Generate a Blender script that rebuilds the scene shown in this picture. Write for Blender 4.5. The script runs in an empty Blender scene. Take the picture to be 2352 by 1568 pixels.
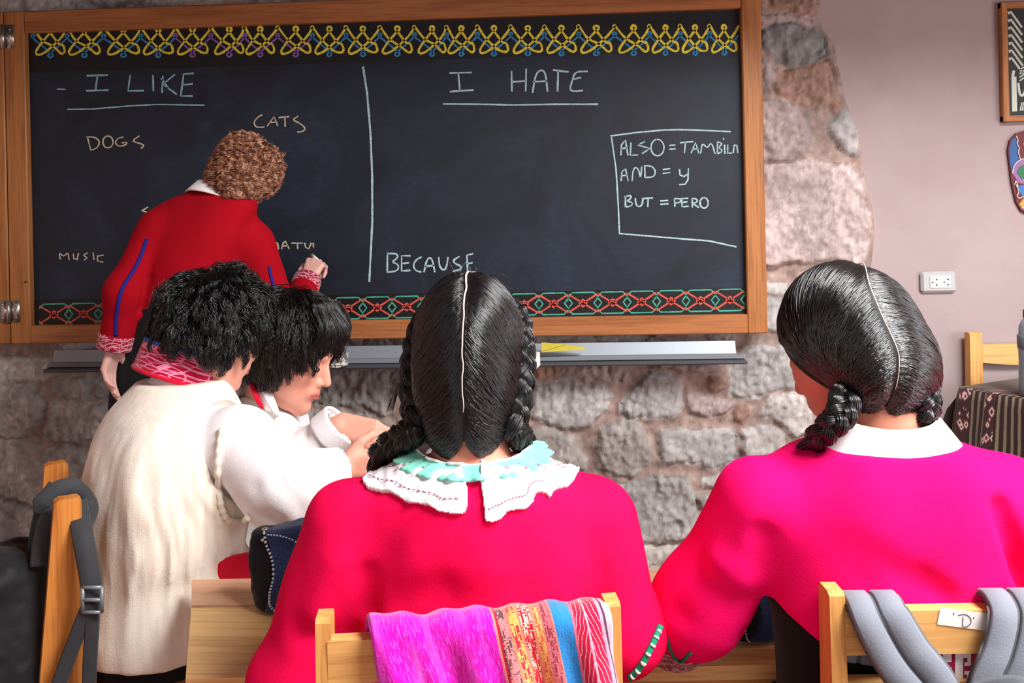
import bpy, math, random
import numpy as np
from mathutils import Matrix, Vector

# ------------------------------------------------------------------ camera
SC = bpy.context.scene
F, CX, CY, HC = 2000.0, 1176.0, 520.0, 1.32      # focal length and principal point in pixels of the 2352x1568 frame
YAW, ROLL = math.radians(3.2), 0.0214
fw = np.array([-math.sin(YAW), math.cos(YAW), 0.0])
r0 = np.array([math.cos(YAW), math.sin(YAW), 0.0])
u0 = np.array([0.0, 0.0, 1.0])
rt = r0 * math.cos(ROLL) - u0 * math.sin(ROLL)
up = u0 * math.cos(ROLL) + r0 * math.sin(ROLL)
CAM = np.array([0.0, 0.0, HC])
cd = bpy.data.cameras.new('camera')
cam = bpy.data.objects.new('camera', cd)
SC.collection.objects.link(cam)
cam.matrix_world = Matrix(((rt[0], up[0], -fw[0], 0), (rt[1], up[1], -fw[1], 0), (rt[2], up[2], -fw[2], HC), (0, 0, 0, 1)))
cd.sensor_width = 36.0
cd.lens = F / 2352 * 36
cd.shift_y = -(784 - CY) / 2352
cd.clip_start = 0.02
SC.camera = cam

def pt(px, py, Z):
    return CAM + Z * (fw + (px - CX) / F * rt + (CY - py) / F * up)
def onY(px, py, Y):
    d = fw + (px - CX) / F * rt + (CY - py) / F * up
    return CAM + d * (Y / d[1])
def onZ(px, py, z):
    d = fw + (px - CX) / F * rt + (CY - py) / F * up
    return CAM + d * ((z - HC) / d[2])

# ------------------------------------------------------------------ light and exposure
SC.view_settings.view_transform = 'Standard'
SC.view_settings.look = 'None'
SC.view_settings.gamma = 1.0
SC.view_settings.use_curve_mapping = False
SC.view_settings.exposure = 0.42
w = bpy.data.worlds.new('World'); SC.world = w
w.use_nodes = True
bg = w.node_tree.nodes['Background']
bg.inputs[0].default_value = (0.80, 0.88, 1.0, 1)
bg.inputs[1].default_value = 0.7

def area(name, loc, target, sx, sy, power, col):
    l = bpy.data.lights.new(name, 'AREA'); l.shape = 'RECTANGLE'; l.size = sx; l.size_y = sy
    l.energy = power; l.color = col
    o = bpy.data.objects.new(name, l); SC.collection.objects.link(o)
    o.location = loc
    o.rotation_euler = (Vector(target) - Vector(loc)).to_track_quat('-Z', 'Y').to_euler()
    return o
# daylight through the skylight above the desks, the window in the right wall and the window behind the camera
SKYLIGHT = area('skylight_daylight', (1.55, 0.45, 2.96), (1.2, 0.8, 0), 1.5, 1.1, 165, (1.0, 0.985, 0.97))
WINR = area('window_daylight', (2.96, 0.6, 1.15), (0.0, 1.9, 0.7), 1.9, 1.2, 38, (0.93, 0.96, 1.0))
WINB = area('rear_window_daylight', (-0.1, -2.42, 1.6), (0, 3, 1.0), 2.6, 1.3, 12, (0.86, 0.93, 1.0))

# ------------------------------------------------------------------ mesh helpers
rng = np.random.default_rng(7)
random.seed(7)
ORIGIN = {}                                            # root object name -> world origin its meshes are relative to

def new_mesh(name, V, FC, uv=None, col=None, smooth=True):
    V = np.asarray(V, np.float32).reshape(-1, 3)
    me = bpy.data.meshes.new(name)
    if isinstance(FC, np.ndarray) and FC.ndim == 2:
        n, k = FC.shape
        loops = FC.reshape(-1).astype(np.int32); starts = np.arange(n, dtype=np.int32) * k
    else:
        lens = np.array([len(f) for f in FC], np.int32)
        loops = np.array([i for f in FC for i in f], np.int32)
        starts = np.concatenate([[0], np.cumsum(lens)[:-1]]).astype(np.int32)
    me.vertices.add(len(V)); me.vertices.foreach_set('co', V.ravel())
    me.loops.add(len(loops)); me.loops.foreach_set('vertex_index', loops)
    me.polygons.add(len(starts)); me.polygons.foreach_set('loop_start', starts)
    me.update(calc_edges=True)
    me.validate()
    sm = np.full(len(me.polygons), bool(smooth)); me.polygons.foreach_set('use_smooth', sm)
    if uv is not None:
        l = me.uv_layers.new(name='UVMap')
        idx = np.zeros(len(me.loops), np.int32); me.loops.foreach_get('vertex_index', idx)
        l.data.foreach_set('uv', np.asarray(uv, np.float32)[idx].ravel())
    if col is not None:
        a = me.color_attributes.new('Col', 'FLOAT_COLOR', 'POINT')
        c = np.ones((len(V), 4), np.float32); c[:, :3] = col
        a.data.foreach_set('color', c.ravel())
    return me

def obj(name, V, FC, mat, parent=None, uv=None, col=None, smooth=True, label=None, local=False):
    """One mesh object. V in world space unless local (then in the root's own space)."""
    V = np.asarray(V, float).reshape(-1, 3)
    root = parent
    while root is not None and root.parent is not None:
        root = root.parent
    if root is not None and not local:
        V = V - ORIGIN[root.name]
    o0 = None
    if root is None and not local:
        o0 = np.array([(V[:, 0].min() + V[:, 0].max()) / 2, (V[:, 1].min() + V[:, 1].max()) / 2, V[:, 2].min()])
        V = V - o0
    me = new_mesh(name, V, FC, uv, col, smooth)
    me.materials.append(mat)
    o = bpy.data.objects.new(name, me)
    SC.collection.objects.link(o)
    if parent is not None:
        o.parent = parent
    elif o0 is not None:
        o.location = o0
        ORIGIN[o.name] = o0
    if label: o['label'] = label
    return o

def thing(name, loc, label, cat, group=None, rotz=0.0):
    o = bpy.data.objects.new(name, None)
    o.empty_display_size = 0.05
    SC.collection.objects.link(o)
    o.location = loc; o.rotation_euler = (0, 0, rotz)
    ORIGIN[o.name] = np.array(loc, float)
    o['label'] = label; o['category'] = cat
    if group: o['group'] = group
    return o
def tag(o, label, cat, group=None):
    o['label'] = label; o['category'] = cat
    if group: o['group'] = group
    return o
def struct(o):
    o['kind'] = 'structure'; return o

class MB:
    """collects shapes into one mesh"""
    def __init__(s): s.V = []; s.F = []; s.n = 0; s.UV = []
    def add(s, V, FC, uv=None):
        V = np.asarray(V, float).reshape(-1, 3)
        s.V.append(V); s.F += [tuple(int(i) + s.n for i in f) for f in FC]; s.n += len(V)
        s.UV.append(np.zeros((len(V), 2)) if uv is None else np.asarray(uv, float))
        return s
    def box(s, c, d, R=None, b=0.0):
        """box of size d about c; b chamfers the edges"""
        c = np.asarray(c, float); h = np.asarray(d, float) / 2
        if b <= 0:
            V = np.array([[x, y, z] for x in (-1, 1) for y in (-1, 1) for z in (-1, 1)]) * h
            FC = [(0, 1, 3, 2), (4, 6, 7, 5), (0, 4, 5, 1), (2, 3, 7, 6), (0, 2, 6, 4), (1, 5, 7, 3)]
        else:
            b = min(b, h.min() * 0.9)
            V = []; ix = {}
            for x in (-1, 1):
                for y in (-1, 1):
                    for z in (-1, 1):
                        sg = np.array([x, y, z])
                        for a in range(3):
                            p = sg * (h - b); p = p.astype(float); p[a] = sg[a] * h[a]
                            ix[(x, y, z, a)] = len(V); V.append(p)
            V = np.array(V); FC = []
            for a in range(3):
                o1, o2 = [(1, 2), (2, 0), (0, 1)][a]
                for sgn in (-1, 1):
                    q = []
                    for (p, r) in ((-1, -1), (1, -1), (1, 1), (-1, 1)):
                        k = [0, 0, 0]; k[a] = sgn; k[o1] = p; k[o2] = r
                        q.append(ix[(k[0], k[1], k[2], a)])
                    FC.append(tuple(q if sgn > 0 else q[::-1]))
            for a in range(3):                                   # edges along axis a
                o1, o2 = [(1, 2), (2, 0), (0, 1)][a]
                for p in (-1, 1):
                    for r in (-1, 1):
                        def g(t, f):
                            k = [0, 0, 0]; k[a] = t; k[o1] = p; k[o2] = r
                            return ix[(k[0], k[1], k[2], f)]
                        q = [g(-1, o1), g(1, o1), g(1, o2), g(-1, o2)]
                        FC.append(tuple(q if p * r < 0 else q[::-1]))
            for x in (-1, 1):
                for y in (-1, 1):
                    for z in (-1, 1):
                        q = [ix[(x, y, z, a)] for a in range(3)]
                        FC.append(tuple(q if x * y * z > 0 else q[::-1]))
        if R is not None: V = V @ np.asarray(R).T
        return s.add(V + c, FC)
    def prism(s, poly, vec):
        """extrude a closed 3D polygon by vec"""
        P = np.asarray(poly, float); n = len(P)
        V = np.vstack([P, P + np.asarray(vec, float)])
        FC = [tuple(range(n))[::-1], tuple(range(n, 2 * n))] + [(i, (i + 1) % n, n + (i + 1) % n, n + i) for i in range(n)]
        return s.add(V, FC)
    def tube(s, P, r, seg=10, cap=True, ry=None, upv=None):
        V, FC, UV = tube(P, r, seg, cap, ry, upv); return s.add(V, FC, UV)
    def ribbon(s, P, nrm, wd, th):
        """flat strip along P, width wd, thickness th, lying on a surface with normals nrm"""
        P = np.asarray(P, float); n = len(P)
        T = np.gradient(P, axis=0); T /= np.linalg.norm(T, axis=1, keepdims=True) + 1e-12
        N = np.broadcast_to(np.asarray(nrm, float), P.shape)
        S = np.cross(T, N); S /= np.linalg.norm(S, axis=1, keepdims=True) + 1e-12
        wd = np.broadcast_to(wd, (n,))[:, None]
        V = np.stack([P - S * wd / 2, P + S * wd / 2, P + S * wd / 2 * .8 + N * th, P - S * wd / 2 * .8 + N * th], 1).reshape(-1, 3)
        uu = np.linspace(0, 1, n)
        UV = np.stack([np.stack([uu, np.full(n, q)], 1) for q in (0, 1, 1, 0)], 1).reshape(-1, 2)
        FC = []
        for i in range(n - 1):
            for k in range(4):
                a = i * 4 + k; b = i * 4 + (k + 1) % 4
                FC.append((a, b, b + 4, a + 4))
        FC += [(0, 3, 2, 1), tuple((n - 1) * 4 + k for k in (0, 1, 2, 3))]
        return s.add(V, FC, UV)
    def build(s, name, mat, parent=None, **k):
        uv = np.vstack(s.UV)
        return obj(name, np.vstack(s.V), s.F, mat, parent, uv=uv, **k)

def catmull(P, n):
    P = np.asarray(P, float)
    if len(P) == 2:
        t = np.linspace(0, 1, n)[:, None]; return P[0] * (1 - t) + P[1] * t
    Q = np.vstack([2 * P[0] - P[1], P, 2 * P[-1] - P[-2]])
    t = np.linspace(0, len(P) - 1 - 1e-9, n); i = t.astype(int); f = (t - i)[:, None]
    a, b, c, d = Q[i], Q[i + 1], Q[i + 2], Q[i + 3]
    return .5 * (2 * b + (c - a) * f + (2 * a - 5 * b + 4 * c - d) * f ** 2 + (3 * b - a - 3 * c + d) * f ** 3)

def frames(P, upv=None):
    P = np.asarray(P, float)
    T = np.gradient(P, axis=0); T /= np.linalg.norm(T, axis=1, keepdims=True) + 1e-12
    N = np.zeros_like(T)
    a = np.array(upv if upv is not None else ([0, 0, 1] if abs(T[0][2]) < .9 else [0, 1, 0]), float)
    for i in range(len(P)):
        a = a - T[i] * (a @ T[i]); a /= np.linalg.norm(a) + 1e-12
        N[i] = a
        if upv is not None: a = np.array(upv, float)
    return T, N, np.cross(T, N)

def tube(P, r, seg=10, cap=True, ry=None, upv=None):
    P = np.asarray(P, float); n = len(P)
    T, N, B = frames(P, upv)
    r = np.broadcast_to(r, (n,)); ry = r if ry is None else np.broadcast_to(ry, (n,))
    a = np.arange(seg) * 2 * np.pi / seg
    V = (P[:, None] + N[:, None] * (np.cos(a)[None, :, None] * ry[:, None, None]) + B[:, None] * (np.sin(a)[None, :, None] * r[:, None, None])).reshape(-1, 3)
    UV = np.stack(np.meshgrid(np.linspace(0, 1, n), np.arange(seg) / seg, indexing='ij'), -1).reshape(-1, 2)
    FC = [(i * seg + k, i * seg + (k + 1) % seg, (i + 1) * seg + (k + 1) % seg, (i + 1) * seg + k) for i in range(n - 1) for k in range(seg)]
    if cap: FC += [tuple(range(seg))[::-1], tuple((n - 1) * seg + k for k in range(seg))]
    return V, FC, UV

def sheet(P, th):
    """grid of points (n,m,3) -> closed thin slab with uv"""
    P = np.asarray(P, float); n, m = P.shape[:2]
    du = np.gradient(P, axis=0); dv = np.gradient(P, axis=1)
    N = np.cross(du, dv); N /= np.linalg.norm(N, axis=2, keepdims=True) + 1e-12
    A = (P + N * th / 2).reshape(-1, 3); B = (P - N * th / 2).reshape(-1, 3)
    uv = np.stack(np.meshgrid(np.linspace(0, 1, n), np.linspace(0, 1, m), indexing='ij'), -1).reshape(-1, 2)
    k = n * m; FC = []
    for i in range(n - 1):
        for j in range(m - 1):
            a, b, c, d = i * m + j, (i + 1) * m + j, (i + 1) * m + j + 1, i * m + j + 1
            FC.append((a, b, c, d)); FC.append((k + d, k + c, k + b, k + a))
    ring = [(i, 0) for i in range(n)] + [(n - 1, j) for j in range(1, m)] + [(i, m - 1) for i in range(n - 2, -1, -1)] + [(0, j) for j in range(m - 2, 0, -1)]
    ring = [i * m + j for i, j in ring]
    for a, b in zip(ring, ring[1:] + ring[:1]):
        FC.append((b, a, k + a, k + b))
    return np.vstack([A, B]), FC, np.vstack([uv, uv])

# ------------------------------------------------------------------ numpy noise
def vnoise(P, scale=1.0, seed=0):
    Q = np.asarray(P, float) * scale; i = np.floor(Q).astype(np.int64); f = Q - i; f = f * f * (3 - 2 * f)
    def h(x, y, z):
        n = (x * 374761393 + y * 668265263 + z * 2147483647 + seed * 1274126177) & 0xffffffff
        n = ((n ^ (n >> 13)) * 1274126177) & 0xffffffff
        n = n ^ (n >> 16)
        return (n & 0xffff) / 65535.0
    r = 0
    for a in (0, 1):
        for b in (0, 1):
            for c in (0, 1):
                w_ = (f[..., 0] if a else 1 - f[..., 0]) * (f[..., 1] if b else 1 - f[..., 1]) * (f[..., 2] if c else 1 - f[..., 2])
                r = r + w_ * h(i[..., 0] + a, i[..., 1] + b, i[..., 2] + c)
    return r * 2 - 1
def fbm(P, scale, oct=3, seed=0):
    return sum(vnoise(P, scale * 2 ** k, seed + k) / 2 ** k for k in range(oct))

# ------------------------------------------------------------------ signed distance shapes and surface nets
def smin(a, b, k):
    if k <= 0: return np.minimum(a, b)
    h = np.clip(.5 + .5 * (b - a) / k, 0, 1)
    return b * (1 - h) + a * h - k * h * (1 - h)
def smax(a, b, k): return -smin(-a, -b, k)
def cap(P, a, b, ra, rb=None):
    rb = ra if rb is None else rb
    a = np.asarray(a, float); b = np.asarray(b, float); ab = b - a
    t = np.clip((P - a) @ ab / (ab @ ab + 1e-12), 0, 1)
    return np.linalg.norm(P - a - t[:, None] * ab, axis=1) - (ra + (rb - ra) * t)
def ell(P, c, r, R=None):
    q = P - np.asarray(c, float)
    if R is not None: q = q @ R
    r = np.asarray(r, float)
    k0 = np.linalg.norm(q / r, axis=1); k1 = np.linalg.norm(q / r ** 2, axis=1)
    return k0 * (k0 - 1) / (k1 + 1e-9)
def rotz(a):
    c, s = math.cos(a), math.sin(a); return np.array([[c, -s, 0], [s, c, 0], [0, 0, 1.0]])
class Loft:
    """upright body of elliptical rings: (x, y, z, half width, half depth)"""
    def __init__(s, rings, yaw=0.0, p=2.3):
        R = np.array(sorted(rings, key=lambda q: q[2]), float)
        D = catmull(R, 60)
        D[:, 2] = np.maximum.accumulate(D[:, 2])
        D[:, 3:] = np.maximum(D[:, 3:], .02)
        s.D = D; s.R = rotz(yaw); s.p = p
    def par(s, z):
        return [np.interp(z, s.D[:, 2], s.D[:, k]) for k in (0, 1, 3, 4)]
    def __call__(s, P, off=0.0, lo=None, hi=None):
        z = P[:, 2]; x, y, a, b = s.par(z)
        q = np.stack([P[:, 0] - x, P[:, 1] - y], 1) @ s.R[:2, :2]
        a = a + off; b = b + off; p = s.p
        rr = (np.abs(q[:, 0] / a) ** p + np.abs(q[:, 1] / b) ** p) ** (1 / p)
        d = (rr - 1) * np.minimum(a, b) * .92
        lo = s.D[0, 2] - off if lo is None else lo; hi = s.D[-1, 2] + off if hi is None else hi
        return smax(d, np.maximum(z - hi, lo - z), .012)
    def ang(s, P):
        x, y, a, b = s.par(P[:, 2])
        q = np.stack([P[:, 0] - x, P[:, 1] - y], 1) @ s.R[:2, :2]
        return np.arctan2(q[:, 0] / a, -q[:, 1] / b)

def nets(f, lo, hi, h, B=8):
    lo = np.asarray(lo, float); hi = np.asarray(hi, float)
    nb = np.ceil((hi - lo) / (h * B)).astype(int) + 1
    g = np.stack(np.meshgrid(*[np.arange(k) for k in nb], indexing='ij'), -1)
    cen = lo + (g.reshape(-1, 3) + .5) * B * h
    dc = f(cen).reshape(nb)
    act = np.abs(dc) < B * h * .87 * 1.7 + h
    n = nb * B + 1
    D = np.where(np.repeat(np.repeat(np.repeat(dc, B, 0), B, 1), B, 2) > 0, 1.0, -1.0).astype(np.float32)
    D = np.pad(D, ((0, 1),) * 3, mode='edge')
    M = np.zeros(n, bool)
    for i, j, k in np.argwhere(act):
        M[i * B:i * B + B + 1, j * B:j * B + B + 1, k * B:k * B + B + 1] = True
    ids = np.argwhere(M)
    vals = np.empty(len(ids), np.float32)
    for s in range(0, len(ids), 400000):
        vals[s:s + 400000] = f(lo + ids[s:s + 400000] * h)
    D[M] = vals
    S = D < 0
    cs = S[:-1, :-1, :-1].astype(np.int8)
    for a, b, c in [(1,0,0),(0,1,0),(0,0,1),(1,1,0),(1,0,1),(0,1,1),(1,1,1)]:
        cs = cs + S[a:n[0] - 1 + a, b:n[1] - 1 + b, c:n[2] - 1 + c]
    C = np.argwhere((cs > 0) & (cs < 8))
    idx = np.full(cs.shape, -1, np.int32); idx[tuple(C.T)] = np.arange(len(C))
    corner = np.array([[a, b, c] for a in (0, 1) for b in (0, 1) for c in (0, 1)])
    val = np.stack([D[tuple((C + q).T)] for q in corner], 1)
    acc = np.zeros((len(C), 3)); cnt = np.zeros(len(C))
    for i in range(8):
        for j in range(i + 1, 8):
            if np.abs(corner[i] - corner[j]).sum() != 1: continue
            m = (val[:, i] < 0) != (val[:, j] < 0)
            t = val[:, i] / (val[:, i] - val[:, j] + 1e-12)
            p = corner[i] + t[:, None] * (corner[j] - corner[i])
            acc[m] += p[m]; cnt[m] += 1
    V = lo + (C + acc / cnt[:, None]) * h
    FC = []
    for ax in range(3):
        o1, o2 = [(1, 2), (2, 0), (0, 1)][ax]
        e = np.zeros(3, int); e[ax] = 1
        sl0 = [slice(None)] * 3; sl1 = [slice(None)] * 3
        sl0[ax] = slice(0, -1); sl1[ax] = slice(1, None)
        E = np.argwhere(S[tuple(sl0)] != S[tuple(sl1)])
        ok = (E[:, o1] > 0) & (E[:, o2] > 0) & (E[:, o1] < n[o1] - 1) & (E[:, o2] < n[o2] - 1)
        E = E[ok]
        q = []
        for d1, d2 in ((-1, -1), (0, -1), (0, 0), (-1, 0)):
            c = E.copy(); c[:, o1] += d1; c[:, o2] += d2
            q.append(idx[tuple(c.T)])
        q = np.stack(q, 1)
        inside = S[tuple(E.T)]
        q[~inside] = q[~inside][:, ::-1]
        FC.append(q)
    FC = np.vstack(FC); FC = FC[(FC >= 0).all(1)]
    return V, FC

def grad(f, P, e=1e-3):
    g = np.stack([f(P + np.eye(3)[k] * e) - f(P - np.eye(3)[k] * e) for k in range(3)], 1)
    return g / (np.linalg.norm(g, axis=1, keepdims=True) + 1e-12)
def project(f, P, off=0.0, it=4):
    P = np.array(P, float)
    for _ in range(it):
        d = f(P) - (off if np.isscalar(off) else np.asarray(off))
        P = P - grad(f, P) * d[:, None] * .9
    return P
def march(f, px, py, near, it=60):
    """where the sight lines through the given pixels first meet the surface f = 0"""
    px = np.asarray(px, float); py = np.asarray(py, float)
    d = fw + ((px - CX) / F)[:, None] * rt + ((CY - py) / F)[:, None] * up
    L = np.linalg.norm(d, axis=1, keepdims=True); d = d / L
    t = np.full(len(px), near)
    for _ in range(it):
        v = f(CAM + d * t[:, None]); t = t + np.clip(v, -.05, .05) * .8
    return CAM + d * t[:, None], np.abs(v) < 2e-3
# ------------------------------------------------------------------ materials
def C(r, g, b):
    f = lambda v: (v / 255 / 12.92) if v / 255 <= .04045 else ((v / 255 + .055) / 1.055) ** 2.4
    return (f(r), f(g), f(b), 1.0)
class NT:
    def __init__(s, name, rough=.6, spec=.3, sheen=0.0, metal=0.0, base=None):
        s.m = bpy.data.materials.new(name); s.m.use_nodes = True
        s.t = s.m.node_tree; s.b = s.t.nodes['Principled BSDF']
        s.b.inputs['Roughness'].default_value = rough
        s.b.inputs['Specular IOR Level'].default_value = spec
        s.b.inputs['Metallic'].default_value = metal
        if sheen:
            s.b.inputs['Sheen Weight'].default_value = sheen
            s.b.inputs['Sheen Roughness'].default_value = .5
        if base: s.b.inputs['Base Color'].default_value = base
    def n(s, typ, ins=None, **kw):
        x = s.t.nodes.new('ShaderNode' + typ)
        for k, v in kw.items(): setattr(x, k, v)
        for k, v in (ins or {}).items(): s.set(x, k, v)
        return x
    def set(s, x, k, v):
        i = x.inputs[k]
        if isinstance(v, bpy.types.NodeSocket): s.t.links.new(v, i)
        elif isinstance(v, bpy.types.Node): s.t.links.new(v.outputs[0], i)
        else: i.default_value = v
    def coord(s, kind='Object', scale=(1, 1, 1), rot=(0, 0, 0), loc=(0, 0, 0)):
        tc = s.n('TexCoord')
        mp = s.n('Mapping', {'Vector': tc.outputs[kind], 'Scale': scale, 'Rotation': rot, 'Location': loc})
        return mp.outputs[0]
    def noise(s, v, scale, det=3, rough=.5, dist=0.0):
        return s.n('TexNoise', {'Vector': v, 'Scale': scale, 'Detail': det, 'Roughness': rough, 'Distortion': dist}).outputs['Fac']
    def ramp(s, fac, stops, interp='LINEAR'):
        r = s.n('ValToRGB', {'Fac': fac}); cr = r.color_ramp; cr.interpolation = interp
        while len(cr.elements) < len(stops): cr.elements.new(.5)
        for e, (p, c) in zip(cr.elements, stops): e.position = p; e.color = c
        return r.outputs['Color']
    def mix(s, fac, a, b, blend='MIX'):
        x = s.n('Mix', data_type='RGBA', blend_type=blend)
        s.set(x, 0, fac); s.set(x, 6, a); s.set(x, 7, b)
        return x.outputs[2]
    def math(s, op, a, b=0.0, c=None):
        x = s.n('Math', operation=op); s.set(x, 0, a); s.set(x, 1, b)
        if c is not None: s.set(x, 2, c)
        return x.outputs[0]
    def color(s, c): s.set(s.b, 'Base Color', c); return s
    def bump(s, h, strength=.3, dist=.01):
        x = s.n('Bump', {'Height': h, 'Strength': strength, 'Distance': dist}); s.set(s.b, 'Normal', x); return s

def plain(name, c, rough=.6, spec=.3, sheen=0., metal=0., nscale=0, bump=.15, var=.0):
    t = NT(name, rough, spec, sheen, metal, c)
    if nscale:
        v = t.coord(); nz = t.noise(v, nscale, 4, .6)
        t.bump(nz, bump, .004)
        if var:
            n2 = t.noise(v, nscale * .08 + 3, 3)
            d = tuple(x * (1 - var) for x in c[:3]) + (1,); l = tuple(min(1, x * (1 + var)) for x in c[:3]) + (1,)
            t.color(t.ramp(n2, [(.3, d), (.7, l)]))
    return t.m
def wood(name, c1, c2, axis=0, scale=1.0, rough=.45, knots=True):
    t = NT(name, rough, .35)
    sc = [26 * scale] * 3; sc[axis] = 1.6 * scale
    v = t.coord(scale=tuple(sc))
    a = t.noise(v, 1.0, 5, .62, .6)
    sc2 = [150 * scale] * 3; sc2[axis] = 5 * scale
    b = t.noise(t.coord(scale=tuple(sc2)), 1.0, 3, .6)
    dark = tuple(x * .55 for x in c2[:3]) + (1,)
    base = t.ramp(a, [(.28, c2), (.5, c1), (.72, tuple(min(1, x * 1.1) for x in c1[:3]) + (1,))])
    t.color(t.mix(t.ramp(b, [(.35, (.42, .42, .42, 1)), (.5, (0, 0, 0, 1))]), base, dark))
    t.bump(b, .12, .002)
    return t.m
def wool(name, c, c2=None):
    t = NT(name, .92, .12, .35, 0, c)
    v = t.coord(); nz = t.noise(v, 260, 3, .6); n2 = t.noise(v, 9, 3)
    t.set(t.b, 'Sheen Tint', c)
    t.color(t.mix(t.math('MULTIPLY', n2, .5), c, c2 or tuple(x * .8 for x in c[:3]) + (1,)))
    t.bump(nz, .24, .002); return t.m
def cotton(name, c, rough=.8, stripes=0):
    t = NT(name, rough, .15, .15, 0, c)
    v = t.coord(); t.bump(t.math('ADD', t.noise(v, 420, 2), t.math('MULTIPLY', t.noise(v, 30, 3), 1.5)), .22, .003)
    n2 = t.noise(v, 12, 3)
    t.color(t.mix(n2, tuple(x * .93 for x in c[:3]) + (1,), c)); return t.m
def skin(name, c):
    t = NT(name, .5, .3, .05)
    t.b.inputs['Subsurface Weight'].default_value = .12
    t.b.inputs['Subsurface Radius'].default_value = (.9, .35, .2)
    t.b.inputs['Subsurface Scale'].default_value = .006
    a = t.n('Attribute', attribute_name='Col').outputs['Color']
    v = t.coord(); nz = t.noise(v, 18, 3)
    cc = t.mix(1.0, c, a, 'MULTIPLY')
    t.color(t.mix(t.math('MULTIPLY', nz, .35), cc, t.mix(1.0, cc, (1.0, .72, .68, 1), 'MULTIPLY')))
    t.bump(t.noise(v, 500, 2), .06, .001); return t.m
def hairmat(name, c, rough=.32, spec=.6):
    t = NT(name, rough, spec)
    t.color(c)
    t.b.inputs['Coat Weight'].default_value = .08; t.b.inputs['Coat Roughness'].default_value = .25
    return t.m

M = {}
M['frame_wood'] = wood('frame_wood', C(172, 110, 66), C(142, 84, 46), 0)
M['frame_wood_v'] = wood('frame_wood_v', C(176, 116, 66), C(146, 88, 46), 2)
M['pale_wood'] = wood('pale_wood', C(226, 172, 104), C(190, 128, 66), 0)
M['pale_wood_v'] = wood('pale_wood_v', C(224, 165, 96), C(186, 122, 60), 2)
M['orange_wood_v'] = wood('orange_wood_v', C(216, 140, 66), C(176, 98, 38), 2)
M['orange_wood'] = wood('orange_wood', C(216, 140, 66), C(176, 98, 38), 1)
M['desk_wood'] = wood('desk_wood', C(232, 186, 124), C(200, 146, 86), 0, .8)
M['desk_ledge'] = wood('desk_ledge', C(214, 164, 130), C(192, 138, 104), 0, .8)
M['grey_metal'] = plain('grey_metal', C(142, 150, 158), .45, .5, metal=.35, nscale=60, bump=.05)
M['dark_metal'] = plain('dark_metal', C(84, 88, 94), .5, .5, metal=.4)
M['steel'] = plain('steel', C(196, 190, 184), .3, .5, metal=.9, nscale=90, bump=.08)
M['white_plastic'] = plain('white_plastic', C(236, 238, 234), .35, .5)
M['grey_plastic'] = plain('grey_plastic', C(178, 178, 180), .4, .5)
M['black'] = plain('black', C(18, 18, 20), .5, .4)
M['black_cloth'] = plain('black_cloth', C(20, 20, 24), .9, .15, .1, nscale=300, bump=.2)
M['black_nylon'] = plain('black_nylon', C(26, 27, 31), .65, .35, .1, nscale=420, bump=.25)
M['webbing'] = plain('webbing', C(58, 60, 64), .7, .3, .1, nscale=500, bump=.3)
M['strap_grey'] = plain('strap_grey', C(124, 129, 140), .8, .2, .2, nscale=420, bump=.2)
M['strap_dark'] = plain('strap_dark', C(92, 96, 102), .8, .2, .1, nscale=420, bump=.2)
M['white_cotton'] = cotton('white_cotton', C(244, 240, 242))
M['lace'] = cotton('lace', C(250, 244, 248))
M['teal_lace'] = cotton('teal_lace', C(132, 226, 200))
M['pink_wool'] = wool('pink_wool', (.90, .002, .085, 1), (.86, .001, .05, 1))
M['rose_wool'] = wool('rose_wool', (.90, .002, .15, 1), (.86, .001, .11, 1))
M['red_wool'] = wool('red_wool', (.36, .002, .010, 1), (.30, .002, .008, 1))
M['red_cloth'] = plain('red_cloth', C(214, 6, 50), .85, .15, .2, nscale=300)
M['paper'] = plain('paper', C(240, 232, 226), .8, .2, nscale=40, bump=.1)
M['yellow_paper'] = plain('yellow_paper', C(206, 192, 74), .75, .2, nscale=120, bump=.2, var=.1)
M['skin'] = skin('skin', C(226, 164, 142))
M['skin_fair'] = skin('skin_fair', C(222, 176, 164))
M['skin_girl'] = skin('skin_girl', C(222, 150, 124))
M['black_hair'] = hairmat('black_hair', C(9, 9, 11), .3, .6)
M['black_hair_glossy'] = hairmat('black_hair_glossy', C(10, 11, 13), .27, .8)
M['brown_black_hair'] = hairmat('brown_black_hair', C(22, 16, 16), .32, .5)
M['curly_hair'] = hairmat('curly_hair', C(158, 104, 76), .34, .6)
t = NT('curly_hair', .34, .6); v = t.coord(); nz = t.noise(v, 75, 3, .6)
t.color(t.ramp(nz, [(.34, C(88, 48, 36)), (.5, C(146, 92, 68)), (.64, C(214, 166, 132))])); M['curly_hair'] = t.m
M['hair_cap_dark'] = plain('hair_cap_dark', C(14, 13, 15), .55, .3)
M['hair_cap_brown'] = plain('hair_cap_brown', C(66, 38, 28), .6, .3)
M['eye_dark'] = plain('eye_dark', C(34, 16, 14), .3, .5)
M['scalp'] = plain('scalp', C(236, 206, 190), .5, .3)

# linen of the waistcoat: cream with a faint vertical weave
t = NT('cream_linen', .88, .12, .25); v = t.coord(scale=(1, 1, .12))
nz = t.noise(v, 70, 4, .6); n2 = t.noise(t.coord(), 7, 3)
t.color(t.mix(n2, t.ramp(nz, [(.3, C(222, 204, 176)), (.65, C(248, 240, 224))]), C(250, 245, 234)))
t.bump(t.math('ADD', nz, t.noise(t.coord(), 380, 2)), .3, .003); M['linen'] = t.m

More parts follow.
